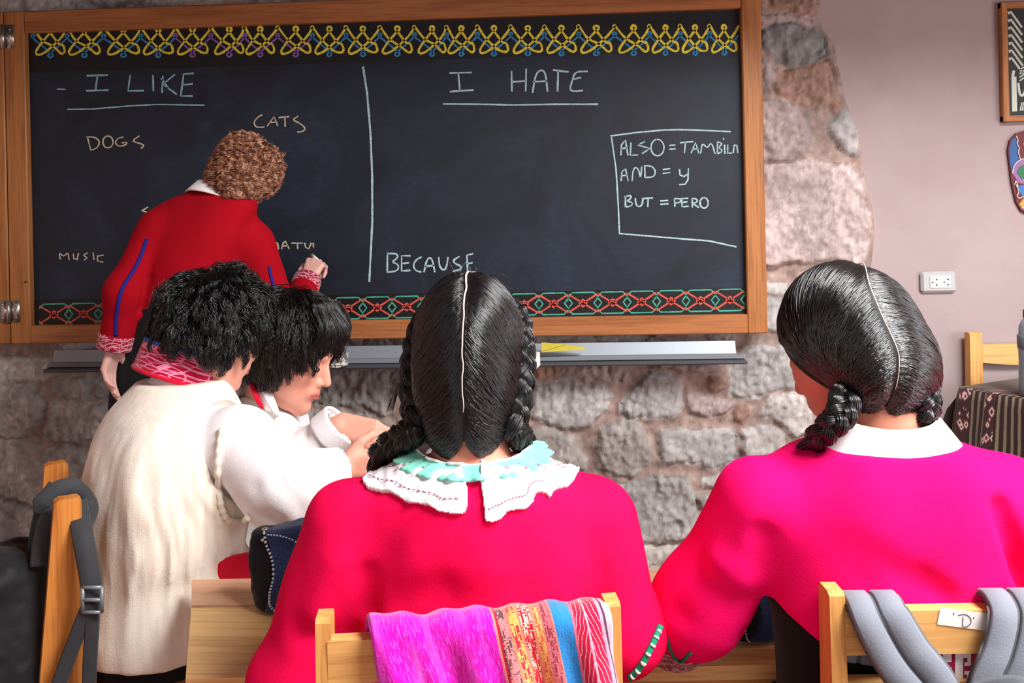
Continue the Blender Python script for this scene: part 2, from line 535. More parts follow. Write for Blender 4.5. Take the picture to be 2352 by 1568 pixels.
# dark blue denim
t = NT('denim', .85, .2, .15); v = t.coord()
nz = t.noise(v, 420, 3, .7); n2 = t.noise(v, 14, 3)
t.color(t.mix(n2, t.ramp(nz, [(.35, C(22, 34, 66)), (.65, C(58, 78, 124))]), C(34, 44, 82)))
t.bump(nz, .4, .002); M['denim'] = t.m
M['denim_black'] = plain('denim_black', C(22, 22, 26), .9, .15, .1, nscale=420, bump=.3)
M['thread'] = plain('thread', C(196, 200, 206), .8, .2)

# embroidered red cloth: pink flower lines on crimson
def embroidered(name, ground, thread, sc=34, coordk='UV', scl=(1, 1, 1)):
    t = NT(name, .85, .15, .2); v = t.coord(coordk, scale=scl)
    d = t.noise(v, sc * .5, 2)
    vv = t.n('VectorMath', {0: v, 1: t.n('CombineXYZ', {'X': t.math('MULTIPLY', d, .02), 'Y': d})}, operation='ADD').outputs[0]
    vo = t.n('TexVoronoi', {'Vector': v, 'Scale': sc}, feature='DISTANCE_TO_EDGE').outputs['Distance']
    wv = t.n('TexWave', {'Vector': v, 'Scale': sc * .45, 'Distortion': 9.0, 'Detail': 1.0}, wave_type='RINGS').outputs['Fac']
    f = t.math('MAXIMUM', t.math('LESS_THAN', vo, .045), t.math('GREATER_THAN', wv, .86))
    t.color(t.mix(f, ground, thread)); t.bump(f, .3, .002); return t.m
M['collar_embroidery'] = embroidered('collar_embroidery', C(186, 10, 58), C(236, 146, 176), 9, 'UV', (1.6, .55, 1))
M['cuff_embroidery'] = embroidered('cuff_embroidery', C(150, 12, 50), C(216, 150, 160), 60, 'Object')
M['blue_trim'] = plain('blue_trim', C(66, 98, 170), .8, .2, nscale=300)
M['navy_trim'] = plain('navy_trim', C(36, 34, 120), .8, .2, nscale=300)
M['green_trim'] = plain('green_trim', C(30, 150, 112), .8, .2, nscale=300)

# ------------------------------------------------------------------ room shell
WY = 3.06                                              # plaster face of the far wall
X0, X1, Y0, Y1, ZC = -2.6, 3.0, -2.5, WY, 3.0
t = NT('plaster_pink', .9, .15); v = t.coord()
nz = t.noise(v, 3.0, 5, .6); n2 = t.noise(v, 60, 4, .6)
t.color(t.ramp(nz, [(.3, C(164, 147, 147)), (.7, C(174, 159, 160))])); t.bump(t.math('ADD', n2, nz), .12, .004)
M['plaster'] = t.m
t = NT('floor_tile', .5, .3); v = t.coord()
br = t.n('TexBrick', {'Vector': v, 'Scale': 1.0, 'Color1': C(150, 96, 70), 'Color2': C(136, 84, 60), 'Mortar': C(96, 84, 76), 'Mortar Size': .012, 'Brick Width': .33, 'Row Height': .33}, offset=0.0)
t.color(br.outputs[0]); M['floor'] = t.m
M['ceiling'] = plain('ceiling', C(116, 84, 62), .9, .1, nscale=30)
M['room_plaster'] = plain('room_plaster', C(206, 178, 168), .9, .15, nscale=40)
m = MB(); m.box(((X0 + X1) / 2, (Y0 + Y1) / 2, -.05), (X1 - X0 + .4, Y1 - Y0 + .6, .1)); struct(m.build('floor', M['floor'], smooth=False))
# ceiling with the skylight opening
sx0, sx1, sy0, sy1 = .75, 2.35, -.15, 1.05
m = MB()
for a, b, c, d in ((X0 - .2, sx0, Y0 - .2, Y1 + .3), (sx1, X1 + .2, Y0 - .2, Y1 + .3), (sx0, sx1, Y0 - .2, sy0), (sx0, sx1, sy1, Y1 + .3)):
    m.box(((a + b) / 2, (c + d) / 2, ZC + .08), (b - a, d - c, .16))
struct(m.build('ceiling', M['ceiling'], smooth=False))
m = MB(); m.box((X0 - .1, (Y0 + Y1) / 2, 1.5), (.2, Y1 - Y0 + .6, 3.0)); struct(m.build('wall_left', M['room_plaster'], smooth=False))
m = MB(); m.box(((X0 + X1) / 2, 1.95, (2.27 + ZC) / 2), (X1 - X0 + .2, .12, ZC - 2.27)); struct(m.build('added_shade_beam', M['ceiling'], smooth=False))   # added beam out of view, blocks skylight to shade the upper back wall
def holed(name, axis, pos, lo, hi, h0, h1, z0, z1):
    m = MB()
    for a, b, c, d in ((lo, h0, 0, ZC), (h1, hi, 0, ZC), (h0, h1, 0, z0), (h0, h1, z1, ZC)):
        ctr = [(a + b) / 2] * 2 + [(c + d) / 2]; dim = [b - a] * 2 + [d - c]
        ctr[axis] = pos; dim[axis] = .2
        m.box(ctr, dim)
    struct(m.build(name, M['room_plaster'], smooth=False))
holed('wall_right', 0, X1 + .1, Y0 - .2, Y1 + .3, -.35, 1.55, .5, 1.8)
holed('wall_front', 1, Y0 - .1, X0, X1, -1.4, 1.2, .95, 2.25)
def window(name, axis, pos, h0, h1, z0, z1):
    m = MB(); g = lambda u, z: [(pos, u, z), (u, pos, z)][axis]
    dd = lambda a, c: [(.06, a, c), (a, .06, c)][axis]
    for u in (h0 + .02, (h0 + h1) / 2, h1 - .02): m.box(g(u, (z0 + z1) / 2), dd(.04, z1 - z0))
    for z in (z0 + .02, z1 - .02): m.box(g((h0 + h1) / 2, z), dd(h1 - h0, .04))
    struct(m.build(name, M['frame_wood'], smooth=False))
window('window_1', 0, X1 + .08, -.35, 1.55, .5, 1.8)
window('window_2', 1, Y0 - .08, -1.4, 1.2, .95, 2.25)
m = MB(); m.box(((X0 + X1) / 2, WY + .15, 1.5), (X1 - X0 + .4, .3, 3.0)); struct(m.build('wall_back', M['plaster'], smooth=False))

# ------------------------------------------------------------------ rubble stone facing of the far wall
def cr(ox, oy, s, pts): return [(ox + x / s, oy + y / s) for x, y in pts]
A3, A6, A5, A0 = (1552, 0, 2.614), (1552, 500, 2.614), (780, 500, 2.614), (0, 500, 2.614)
ZM = (1200, 760, 2.8); ZL = (0, 780, 2.904)
G, GB, BR, MV, LT = (.335, .325, .32), (.34, .315, .295), (.33, .215, .17), (.37, .30, .29), (.42, .40, .39)
stones = [
 (cr(*A3, [(440,-60),(850,-70),(860,20),(830,80),(700,70),(560,60),(470,40)]), BR),
 (cr(*A3, [(470,90),(600,85),(760,100),(850,110),(860,140),(700,150),(480,155)]), MV),
 (cr(*A3, [(505,190),(600,160),(740,155),(850,170),(910,240),(925,340),(850,370),(720,385),(620,365),(540,285)]), (.20,.20,.20)),
 (cr(*A3, [(640,425),(760,400),(920,365),(965,450),(965,560),(920,610),(800,615),(650,590),(600,540)]), BR),
 (cr(*A3, [(460,340),(530,350),(600,430),(620,490),(560,540),(460,540)]), MV),
 (cr(*A3, [(460,620),(640,610),(820,690),(825,790),(805,905),(700,970),(540,985),(460,980)]), MV),
 (cr(*A3, [(985,680),(1030,650),(1085,750),(1105,850),(1100,940),(1040,930),(990,865),(930,810),(910,760)]), G),
 (cr(*A3, [(925,625),(990,585),(1012,640),(970,680)]), BR),
 (cr(*A3, [(460,1020),(560,1010),(800,972),(1050,990),(1110,1080),(1150,1190),(1178,1350),(1168,1500),(1100,1590),(960,1570),(800,1590),(660,1590),(460,1580)]), MV),
 (cr(*A6, [(460,395),(565,390),(660,402),(652,470),(570,475),(460,470)]), LT),
 (cr(*A6, [(735,375),(850,345),(885,410),(860,470),(760,480),(730,430)]), BR),
 (cr(*A6, [(880,350),(1000,330),(1150,270),(1160,340),(1000,400),(900,410)]), LT),
 (cr(*A6, [(460,500),(575,485),(760,495),(780,560),(740,640),(700,700),(600,690),(460,690)]), LT),
 (cr(*A6, [(800,480),(980,470),(1100,600),(1000,720),(820,700),(770,620)]), G),
 (cr(*ZM, [(1330,140),(1560,110),(1680,110),(1760,250),(1780,370),(1560,410),(1410,435),(1340,400),(1320,250)]), G),
 (cr(*ZM, [(1540,520),(1590,450),(1800,390),(1900,420),(1850,640),(1760,690),(1620,590)]), LT),
 (cr(*ZM, [(1210,300),(1280,290),(1300,350),(1240,385),(1200,350)]), BR),
 (cr(*ZM, [(830,235),(1080,210),(1290,165),(1270,240),(1200,280),(1060,265),(900,250)]), MV),
 (cr(*ZM, [(265,195),(480,185),(690,190),(720,240),(650,330),(480,330),(280,300)]), MV),
 (cr(*ZM, [(80,170),(230,180),(250,290),(110,310)]), BR),
 (cr(*ZM, [(60,350),(220,330),(420,345),(560,370),(590,420),(540,500),(440,630),(330,650),(180,620),(60,590)]), G),
 (cr(*ZM, [(640,460),(760,320),(840,265),(930,285),(1030,350),(1050,500),(960,545),(760,560),(690,580),(630,540)]), G),
 (cr(*ZM, [(1080,430),(1180,415),(1380,450),(1360,510),(1210,550),(1120,530),(1070,480)]), MV),
 (cr(*ZM, [(1390,480),(1460,470),(1480,520),(1430,600),(1390,560)]), BR),
 (cr(*ZM, [(500,640),(640,580),(780,600),(840,770),(830,870),(700,930),(560,930),(480,870),(470,740)]), GB),
 (cr(*ZM, [(60,650),(180,640),(320,690),(400,830),(420,900),(300,900),(60,860)]), GB),
 (cr(*ZM, [(900,640),(1060,625),(1370,650),(1375,760),(1355,880),(1180,870),(910,840),(890,740)]), G),
 (cr(*ZM, [(1410,640),(1540,600),(1660,660),(1680,760),(1560,850),(1440,860),(1410,760)]), LT),
 (cr(*ZM, [(1690,720),(1800,690),(1850,760),(1760,810),(1690,790)]), BR),
 (cr(*ZM, [(570,980),(720,960),(900,935),(1090,950),(1130,1090),(1110,1200),(1060,1330),(880,1355),(720,1345),(640,1160)]), G),
 (cr(*ZM, [(1130,1050),(1280,1060),(1240,1150),(1150,1170)]), GB),
 (cr(*ZM, [(1190,930),(1310,920),(1350,960),(1270,1010),(1190,990)]), LT),
 (cr(*ZM, [(700,1380),(1040,1370),(1200,1400),(1200,1620),(650,1620),(690,1450)]), GB),
 (cr(*ZM, [(1230,1200),(1500,1160),(1560,1500),(1250,1500)]), G),
 (cr(*ZL, [(-200,90),(60,105),(340,115),(340,240),(230,305),(140,300),(0,310),(-200,300)]), GB),
 (cr(*ZL, [(360,255),(700,250),(760,330),(700,400),(520,410),(400,400),(350,350)]), GB),
 (cr(*ZL, [(-200,330),(0,320),(190,325),(285,370),(300,440),(290,560),(120,640),(-200,640)]), GB),
 (cr(*ZL, [(330,430),(700,430),(700,600),(560,720),(380,700),(260,650),(320,560)]), GB),
 (cr(*ZL, [(-200,660),(120,660),(280,720),(560,750),(640,850),(600,1000),(420,1100),(240,1100),(100,1070),(-200,1000)]), GB),
 (cr(*ZL, [(-200,1030),(60,1100),(260,1130),(380,1140),(420,1350),(200,1420),(-200,1420)]), GB),
 (cr(*ZL, [(-200,1450),(420,1440),(600,1500),(600,1800),(-200,1800)]), GB),
 (cr(*A5, [(-200,940),(60,930),(240,905),(360,925),(370,1090),(280,1190),(150,1140),(-40,1140),(-220,1100)]), GB),
 (cr(*A5, [(-220,1150),(-20,1165),(160,1170),(270,1220),(240,1400),(0,1420),(-220,1380)]), GB),
 (cr(*A5, [(-440,960),(-240,960),(-250,1120),(-440,1100)]), GB),
 (cr(*A0, [(1980,830),(2080,830),(2090,880),(1990,890)]), LT),
]
gx0, gx1, gz0, gz1, gh = -2.45, 1.26, -.0, 2.72, .0062
nx, nzz = int((gx1 - gx0) / gh), int((gz1 - gz0) / gh)
gx, gz = np.meshgrid(gx0 + np.arange(nx) * gh, gz0 + np.arange(nzz) * gh, indexing='ij')
GP = np.stack([gx, np.zeros_like(gx), gz], -1).reshape(-1, 3)
wob = np.stack([fbm(GP, 14, 3, 1), fbm(GP, 14, 3, 9)], 1) * .011
QX, QZ = GP[:, 0] + wob[:, 0], GP[:, 2] + wob[:, 1]
def poly_sd(x, z, pl):
    d = np.full(len(x), 1e9); ins = np.zeros(len(x), bool)
    n = len(pl)
    for i in range(n):
        ax, az = pl[i]; bx, bz = pl[(i + 1) % n]
        ex, ez = bx - ax, bz - az; wx, wz = x - ax, z - az
        t = np.clip((wx * ex + wz * ez) / (ex * ex + ez * ez + 1e-12), 0, 1)
        d = np.minimum(d, (wx - ex * t) ** 2 + (wz - ez * t) ** 2)
        c = ((az <= z) & (bz > z)) | ((az > z) & (bz <= z))
        ins ^= c & (x < ex * wz / (ez + 1e-12) + ax)
    return np.where(ins, -1, 1) * np.sqrt(d)
SY = 3.02
sd = np.full(len(GP), 1.0); colr = np.tile(np.array([.315, .235, .205]), (len(GP), 1)); prot = np.zeros(len(GP)); sid = np.full(len(GP), -1)
tilt = np.zeros(len(GP))
for k, (pl, c) in enumerate(stones):
    W = [onY(x, y, SY) for x, y in pl]; W = [(p[0], p[2]) for p in W]
    xs = [p[0] for p in W]; zs = [p[1] for p in W]
    bx = (QX > min(xs) - .1) & (QX < max(xs) + .1) & (QZ > min(zs) - .1) & (QZ < max(zs) + .1)
    if not bx.any(): continue
    d = np.full(len(GP), 1.0); d[bx] = poly_sd(QX[bx], QZ[bx], W)
    m_ = d < sd
    sd = np.where(m_, d, sd); sid[m_] = k
    ins = m_ & (d < .004)
    colr[ins] = np.array(c) * (1 + .12 * math.sin(k * 7.3))
    r_ = random.uniform(-.05, .05), random.uniform(-.05, .05)
    tilt[m_] = (QX[m_] - np.mean(xs)) * r_[0] + (QZ[m_] - np.mean(zs)) * r_[1] + random.uniform(-.004, .006)
# further stones, behind the board and the people, as a random field
far_ = sd > .05
ps = np.stack([rng.uniform(gx0, gx1, 900), rng.uniform(gz0, gz1, 900)], 1)
keep = []
for p in ps:
    if all((p[0] - q[0]) ** 2 + ((p[1] - q[1]) * 1.3) ** 2 > .15 ** 2 for q in keep): keep.append(p)
ps = np.array(keep)
fi = np.where(far_)[0]
for s0 in range(0, len(fi), 20000):
    ii = fi[s0:s0 + 20000]
    d2 = np.sqrt((QX[ii, None] - ps[None, :, 0]) ** 2 + ((QZ[ii, None] - ps[None, :, 1]) * 1.3) ** 2)
    o2 = np.argsort(d2, 1)[:, :2]
    f1 = np.take_along_axis(d2, o2[:, :1], 1)[:, 0]; f2 = np.take_along_axis(d2, o2[:, 1:2], 1)[:, 0]
    e = (f2 - f1) / 2; dd = np.maximum(-(e - .012), -(sd[ii] - .05))
    sd[ii] = dd; k = o2[:, 0]
    pal = np.array([G, GB, MV, LT, GB])
    inn = dd < .004
    colr[ii[inn]] = pal[k[inn] % 5]
prof = np.clip(-sd / .018, 0, 1); prof = prof * (2 - prof)
ridge = 1 - np.abs(fbm(GP * [1, 1, .55], 26, 4, 3))
rough_amt = .5 + .5 * vnoise(GP, 5, 40)
hgt = np.where(sd < 0, .012 + prof * .012 + tilt * 1.5 + (ridge - .7) * .02 * rough_amt + fbm(GP, 90, 3, 5) * .004,
               .010 - np.clip(sd, 0, .02) * .25 + fbm(GP, 26, 4, 6) * .006)
# the facing ends in a ragged edge on the right; past it the sheet dips behind the plaster
edge = [(1880,-60),(1880,0),(1868,30),(1885,65),(1912,110),(1930,190),(1938,230),(1955,270),(1975,320),(1974,362),(1985,420),(2000,480),(2005,540),(1998,600),(1992,640),(2010,700),(2090,760),(2120,900),(2120,1100),(2110,1600)]
EW = np.array([onY(x, y, SY)[[0, 2]] for x, y in edge])
ex = np.interp(QZ, EW[::-1, 1], EW[::-1, 0])
ov = GP[:, 0] - ex
hgt = np.where(ov > 0, np.minimum(hgt, .03 - ov * 2.5), hgt) - 0.0
hgt = np.maximum(hgt, -.12)
V = np.stack([GP[:, 0], WY - .02 - hgt, GP[:, 2]], 1)
# drop the sheet well past the edge
idx = np.arange(nx * nzz).reshape(nx, nzz)
Q = np.stack([idx[:-1, :-1], idx[1:, :-1], idx[1:, 1:], idx[:-1, 1:]], -1).reshape(-1, 4)
Q = Q[(ov[Q] < .06).all(1)]
colr = colr * (1 + .25 * fbm(GP, 7, 3, 12))[:, None] * (1 + .2 * fbm(GP, 60, 3, 13))[:, None]
vein = np.clip((1 - np.abs(fbm(GP * [1.6, 1, .5], 22, 3, 21)) * 14), 0, 1) * (sd < 0) * np.clip(vnoise(GP, 6, 31) + .3, 0, 1)
colr = colr + vein[:, None] * .22
colr = np.clip(colr * 1.08, .02, .8)
t = NT('rubble_stone', .85, .25)
a = t.n('Attribute', attribute_name='Col').outputs['Color']; v = t.coord()
n1 = t.noise(t.coord(scale=(1, 1, .42)), 38, 5, .62); n2 = t.noise(t.coord(scale=(1, 1, .3)), 110, 4, .65)
t.color(t.mix(1.0, a, t.ramp(n1, [(.32, (.80, .78, .77, 1)), (.55, (1, 1, 1, 1)), (.72, (1.2, 1.19, 1.19, 1))]), 'MULTIPLY'))
t.bump(t.math('ADD', n1, n2), .34, .007); M['stone'] = t.m
struct(obj('wall_back_stone', V, Q, M['stone'], col=colr))
struct(SC.objects['wall_back'])
# ------------------------------------------------------------------ blackboard
BF = 2.955                                             # face of the writing surface
def bw(px, py, Y=BF): return onY(px, py, Y)
TL, TR, BL, BRc = bw(65, 54), bw(1697, 48), bw(80, 752), bw(1715, 713)
bx0, bx1 = (TL[0] + BL[0]) / 2, (TR[0] + BRc[0]) / 2
bz1, bz0 = (TL[2] + TR[2]) / 2, (BL[2] + BRc[2]) / 2
FY = 2.93                                              # front of the wooden frame
fo = bw(1756, 400, FY)[0] - bx1; fi_ = bx0 - bw(16, 400, FY)[0]
ft = bw(900, 0, FY)[2] - bz1; fb = bz0 - bw(1300, 772, FY)[2]
CB = thing('chalkboard', ((bx0 + bx1) / 2, BF, bz0 - fb), 'large dark blackboard in a wooden frame with chalk writing, on the stone wall', 'blackboard')
t = NT('slate', .5, .35); v = t.coord(); v2 = t.coord(scale=(1, 1, 2.2))
sm = t.noise(v, 2.6, 5, .65, .8); fine = t.noise(v2, 30, 4, .7)
t.color(t.mix(t.math('MULTIPLY', t.ramp(sm, [(.35, (0, 0, 0, 1)), (.75, (1, 1, 1, 1))]), t.math('MULTIPLY', fine, .5)), C(20, 25, 35), C(62, 82, 110)))
t.set(t.b, 'Roughness', t.math('ADD', t.math('MULTIPLY', fine, .2), .42)); M['slate'] = t.m
M['slate_clean'] = plain('slate_clean', C(16, 17, 22), .5, .4, nscale=60, bump=.04)
m = MB(); m.box(((bx0 + bx1) / 2, BF + .008, (bz0 + bz1) / 2), (bx1 - bx0 + .02, .016, bz1 - bz0 + .02)); m.build('writing_surface', M['slate'], CB, smooth=False)
# wiped bands that carry the chalk borders
zt = bw(900, 140)[2]; zb = (bw(124, 690)[2] + bw(1690, 658)[2]) / 2
m = MB(); m.box(((bx0 + bx1) / 2, BF - .0004, (zt + bz1) / 2), (bx1 - bx0, .0008, bz1 - zt)); m.build('border_band', M['slate_clean'], CB, smooth=False)
m = MB(); m.box(((bx0 + bx1) / 2, BF - .0004, (zb + bz0) / 2), (bx1 - bx0, .0008, zb - bz0)); m.build('border_band', M['slate_clean'], CB, smooth=False)
fd = BF + .03 - FY; fc = FY + fd / 2
m = MB(); m.box(((bx0 + bx1) / 2, fc, bz1 + ft / 2 + .004), (bx1 - bx0 + 2e-3, fd, ft + .008), b=.004); m.build('top_rail', M['frame_wood'], CB, smooth=False)
m = MB(); m.box(((bx0 + bx1) / 2, fc, bz0 - fb / 2), (bx1 - bx0 + 2e-3, fd, fb), b=.004); m.build('bottom_rail', M['frame_wood'], CB, smooth=False)
hz0, hz1 = bz0 - fb, bz1 + ft + .008
m = MB(); m.box((bx1 + fo / 2, fc - .001, (hz0 + hz1) / 2), (fo, fd, hz1 - hz0), b=.004); m.build('side_stile', M['frame_wood_v'], CB, smooth=False)
m = MB(); m.box((bx0 - fi_ / 2, fc - .001, (hz0 + hz1) / 2), (fi_, fd, hz1 - hz0), b=.004); m.build('side_stile', M['frame_wood_v'], CB, smooth=False)
lx = bx0 - fi_ - .004
m = MB(); m.box((lx - .16, fc, (hz0 + hz1) / 2), (.32, fd, hz1 - hz0), b=.004); m.build('shutter_leaf', M['frame_wood_v'], CB, smooth=False)
for y0, y1 in ((58, 112), (690, 740)):
    a = bw(14, y0, FY); b = bw(14, y1, FY); L = a[2] - b[2]; zc = (a[2] + b[2]) / 2
    m = MB()
    m.box((lx + .024, FY - .003, zc), (.034, .003, L)); m.box((lx - .018, FY - .003, zc), (.034, .003, L))
    m.tube([(lx + .003, FY - .006, zc - L / 2), (lx + .003, FY - .006, zc + L / 2)], .007, 10)
    for q in (-.3, .05, .32):
        for sx in (.028, -.022): m.tube([(lx + sx, FY - .003, zc + q * L), (lx + sx, FY - .0065, zc + q * L)], .004, 8)
    m.build('hinge', M['steel'], CB)
m = MB(); p = bw(60, 647, FY); m.tube([p, p + [0, -.006, 0]], .003, 8); p = bw(878, 32, FY); m.build('keyhole', M['black'], CB)

def chalk(name, c):
    t = NT(name, .95, .05); v = t.coord(); nz = t.noise(v, 210, 3, .7)
    t.color(t.mix(t.ramp(nz, [(.3, (1, 1, 1, 1)), (.55, (0, 0, 0, 1))]), c, tuple(x * .45 for x in c[:3]) + (1,))); return t.m
CH = {'blue': chalk('chalk_pale_blue', C(150, 196, 212)), 'cream': chalk('chalk_cream', C(214, 200, 170)), 'yellow': chalk('chalk_yellow', C(246, 230, 84)),
      'sky': chalk('chalk_sky_blue', C(70, 150, 204)), 'violet': chalk('chalk_violet', C(150, 110, 190)), 'red': chalk('chalk_red', C(224, 98, 84)), 'green': chalk('chalk_green', C(84, 176, 150)),
      'white': chalk('chalk_white', C(176, 206, 210))}
NB = np.array([0, -1.0, 0])
T = 'chalk_lettering'
def draw(name, strokes, col, wpx=4.2, label=None, layer=0, smooth=False):
    m = MB()
    for st in strokes:
        P = np.array([bw(x, y, BF - .0009 - layer * .0004) for x, y in st])
        n = max(8, len(st) * (6 if smooth else 1))
        if name == T and len(P) >= 5:
            for _ in range(2): P = np.vstack([P[:1]] + [np.array([a * .75 + b * .25, a * .25 + b * .75]) for a, b in zip(P[:-1], P[1:])] + [P[-1:]])
        if smooth: P = catmull(P, n)
        else:
            Q = [];
            for a, b in zip(P[:-1], P[1:]):
                k = max(2, int(np.linalg.norm(b - a) / .02)); Q += [a + (b - a) * i / k for i in range(k)]
            P = np.array(Q + [P[-1]])
        wv = .92 * wpx / 672 * (1 + .25 * vnoise(P, 90, 3))
        m.ribbon(P, NB, wv, .0006)
    return m.build(name, CH[col], CB, label=label, smooth=False)
def K(o, strokes): return [cr(*o, s) for s in strokes]
def arc(cx, cy, rx, ry, a0=-100, a1=265, n=16):
    return [(cx + rx * math.cos(math.radians(a0 + (a1 - a0) * i / n)), cy + ry * math.sin(math.radians(a0 + (a1 - a0) * i / n))) for i in range(n + 1)]
A1, A2 = (0, 0, 2.614), (780, 0, 2.614)
T = 'chalk_lettering'
draw(T, K(A1, [[(520,455),(648,450)],[(585,453),(573,540)],[(517,545),(652,540)],[(782,450),(768,546),(865,544)],[(918,450),(921,548)],[(968,470),(1012,530)],[(978,455),(972,556)],[(1052,445),(978,505),(1062,568)],
   [(1163,440),(1102,445),(1085,576),(1158,576)],[(1095,510),(1158,503)]]), 'blue', 4.6, 'I LIKE in pale blue chalk')
draw('chalk_underline', K(A1, [[(405,656),(560,654),(800,634),(950,627),(1228,631)],[(342,535),(395,537)]]), 'blue', 3.6)
draw(T, K(A1, [[(524,820),(545,902)],[(519,822),(570,822),(600,850),(585,888),(545,902)],arc(648,852,31,36),[(742,822),(705,830),(690,858),(712,880),(752,872),(766,852),(732,858)],[(838,815),(790,846),(830,858),(869,872),(846,891)]]), 'cream', 3.4, 'DOGS in cream chalk')
draw(T, K(A1, [[(1575,688),(1540,708),(1522,740),(1540,766),(1588,762)],[(1604,757),(1645,700),(1668,757)],[(1615,735),(1665,732)],[(1672,706),(1737,700)],[(1710,703),(1712,760)],[(1790,697),(1754,720),(1792,735),(1836,768),(1818,790),(1784,793)]]), 'cream', 3.4, 'CATS in cream chalk')
draw(T, K(A0, [[(362,250),(354,205),(380,236),(409,205),(415,254)],[(440,215),(442,244),(462,252),(472,212)],[(526,210),(500,224),(524,240),(504,254)],[(560,208),(563,252)],[(622,224),(586,230),(584,258),(620,267)]]), 'cream', 3.4, 'MUSIC in cream chalk')
draw(T, K(A0, [[(1600,190),(1605,150),(1640,180),(1655,146),(1668,155),(1671,190)],[(1690,188),(1700,152),(1712,140),(1736,187)],[(1695,170),(1730,168)],[(1750,152),(1820,152)],[(1785,152),(1787,187)],[(1830,150),(1834,178),(1854,186),(1869,150)],[(1880,150),(1882,178)]]), 'cream', 3.4, 'NATUR in cream chalk')
draw(T, K(A1, [[(890,1242),(850,1265),(876,1272),(920,1290)]]), 'cream', 3.2)
draw('chalk_divider', [cr(*A2, [(140,400),(165,560),(185,800),(195,1050),(196,1330)]) + cr(*A5, [(193,80),(178,385)])], 'white', 5.2)
draw(T, K(A2, [[(660,438),(795,435)],[(712,437),(722,545)],[(662,550),(805,540)],[(1032,426),(1034,550)],[(1120,410),(1117,550)],[(1035,492),(1118,486)],[(1158,557),(1175,450),(1205,418),(1236,432),(1248,552)],[(1160,492),(1245,486)],
   [(1280,420),(1375,432)],[(1312,425),(1308,550)],[(1490,428),(1412,430),(1395,490),(1380,535),(1402,550),(1460,543)],[(1400,476),(1450,465)]]), 'white', 4.4, 'I HATE in pale blue chalk')
draw('chalk_underline', K(A2, [[(620,624),(850,626),(1040,630),(1300,626),(1552,626)]]), 'white', 4.0)
draw('chalk_box', [cr(*A2, [(1625,816),(1780,796),(1950,780),(2040,778)]) + cr(*A3, [(100,780),(330,790)]), cr(*A2, [(1632,822),(1660,1020),(1672,1220),(1680,1402),(2060,1434)]) + cr(*A3, [(200,1446),(365,1482)])], 'white', 4.0)
draw(T, K(A2, [[(1688,932),(1692,870),(1715,840),(1731,932)],[(1690,892),(1726,888)],[(1749,855),(1745,932),(1792,930)],[(1832,850),(1790,870),(1862,892),(1815,922)],arc(1908,886,40,50),[(1980,873),(2016,870)],[(1980,896),(2018,893)]]) +
   K(A3, [[(25,857),(106,850)],[(58,855),(52,918)],[(92,920),(118,855),(140,922)],[(100,897),(136,892)],[(150,922),(158,855),(190,892),(214,850),(236,924)],[(250,850),(250,924)],[(248,850),(282,862),(254,886),(286,905),(250,924)],[(293,868),(295,924)],[(312,868),(312,920),(336,918)],[(345,920),(350,872),(366,872),(373,918)],[(285,828),(289,838)]]), 'white', 3.6, 'ALSO = TAMBIEN in pale blue chalk')
draw(T, K(A2, [[(1689,1087),(1695,1030),(1716,1014),(1733,1087)],[(1692,1056),(1730,1050)],[(1755,1087),(1764,1004),(1794,1010),(1806,1078),(1814,1000)],[(1832,997),(1833,1066)],[(1826,996),(1870,995),(1896,1020),(1890,1062),(1833,1066)],[(1940,1018),(1986,1012)],[(1940,1041),(1986,1035)]]) +
   K(A3, [[(22,1015),(25,1050),(50,1060),(70,1045)],[(76,1010),(73,1080),(55,1106),(20,1108)]]), 'white', 3.6, 'AND = y in pale blue chalk')
draw(T, K(A2, [[(1716,1175),(1716,1242)],[(1708,1182),(1750,1170),(1746,1196),(1720,1206),(1762,1216),(1750,1238),(1716,1242)],[(1775,1188),(1778,1230),(1800,1243),(1818,1226),(1820,1188)],[(1822,1192),(1882,1188)],[(1852,1192),(1850,1243)],[(1925,1206),(1974,1203)],[(1925,1227),(1974,1223)],[(2010,1190),(2013,1242)],[(2008,1192),(2050,1194),(2044,1214),(2012,1220)]]) +
   K(A3, [[(76,1190),(36,1192),(38,1241),(79,1238)],[(38,1216),(70,1212)],[(98,1190),(100,1246)],[(96,1190),(130,1195),(128,1214),(100,1220),(139,1246)],arc(170,1218,25,32)]), 'white', 3.8, 'BUT = PERO in pale blue chalk')
draw(T, K(A5, [[(287,213),(285,327)],[(282,215),(345,215),(350,240),(312,266),(346,276),(356,300),(340,321),(283,327)],[(426,228),(372,228),(372,319),(426,316)],[(375,275),(418,270)],[(493,235),(460,250),(440,285),(455,318),(491,326)],[(507,327),(520,260),(540,235),(558,255),(571,327)],[(512,292),(568,286)],[(595,235),(598,290),(620,316),(640,305),(651,235)],[(720,232),(680,255),(690,275),(731,290),(725,312),(680,321)],[(802,215),(764,225),(768,322),(820,326)],[(768,276),(799,270)]]), 'white', 4.4, 'BECAUSE in pale blue chalk')
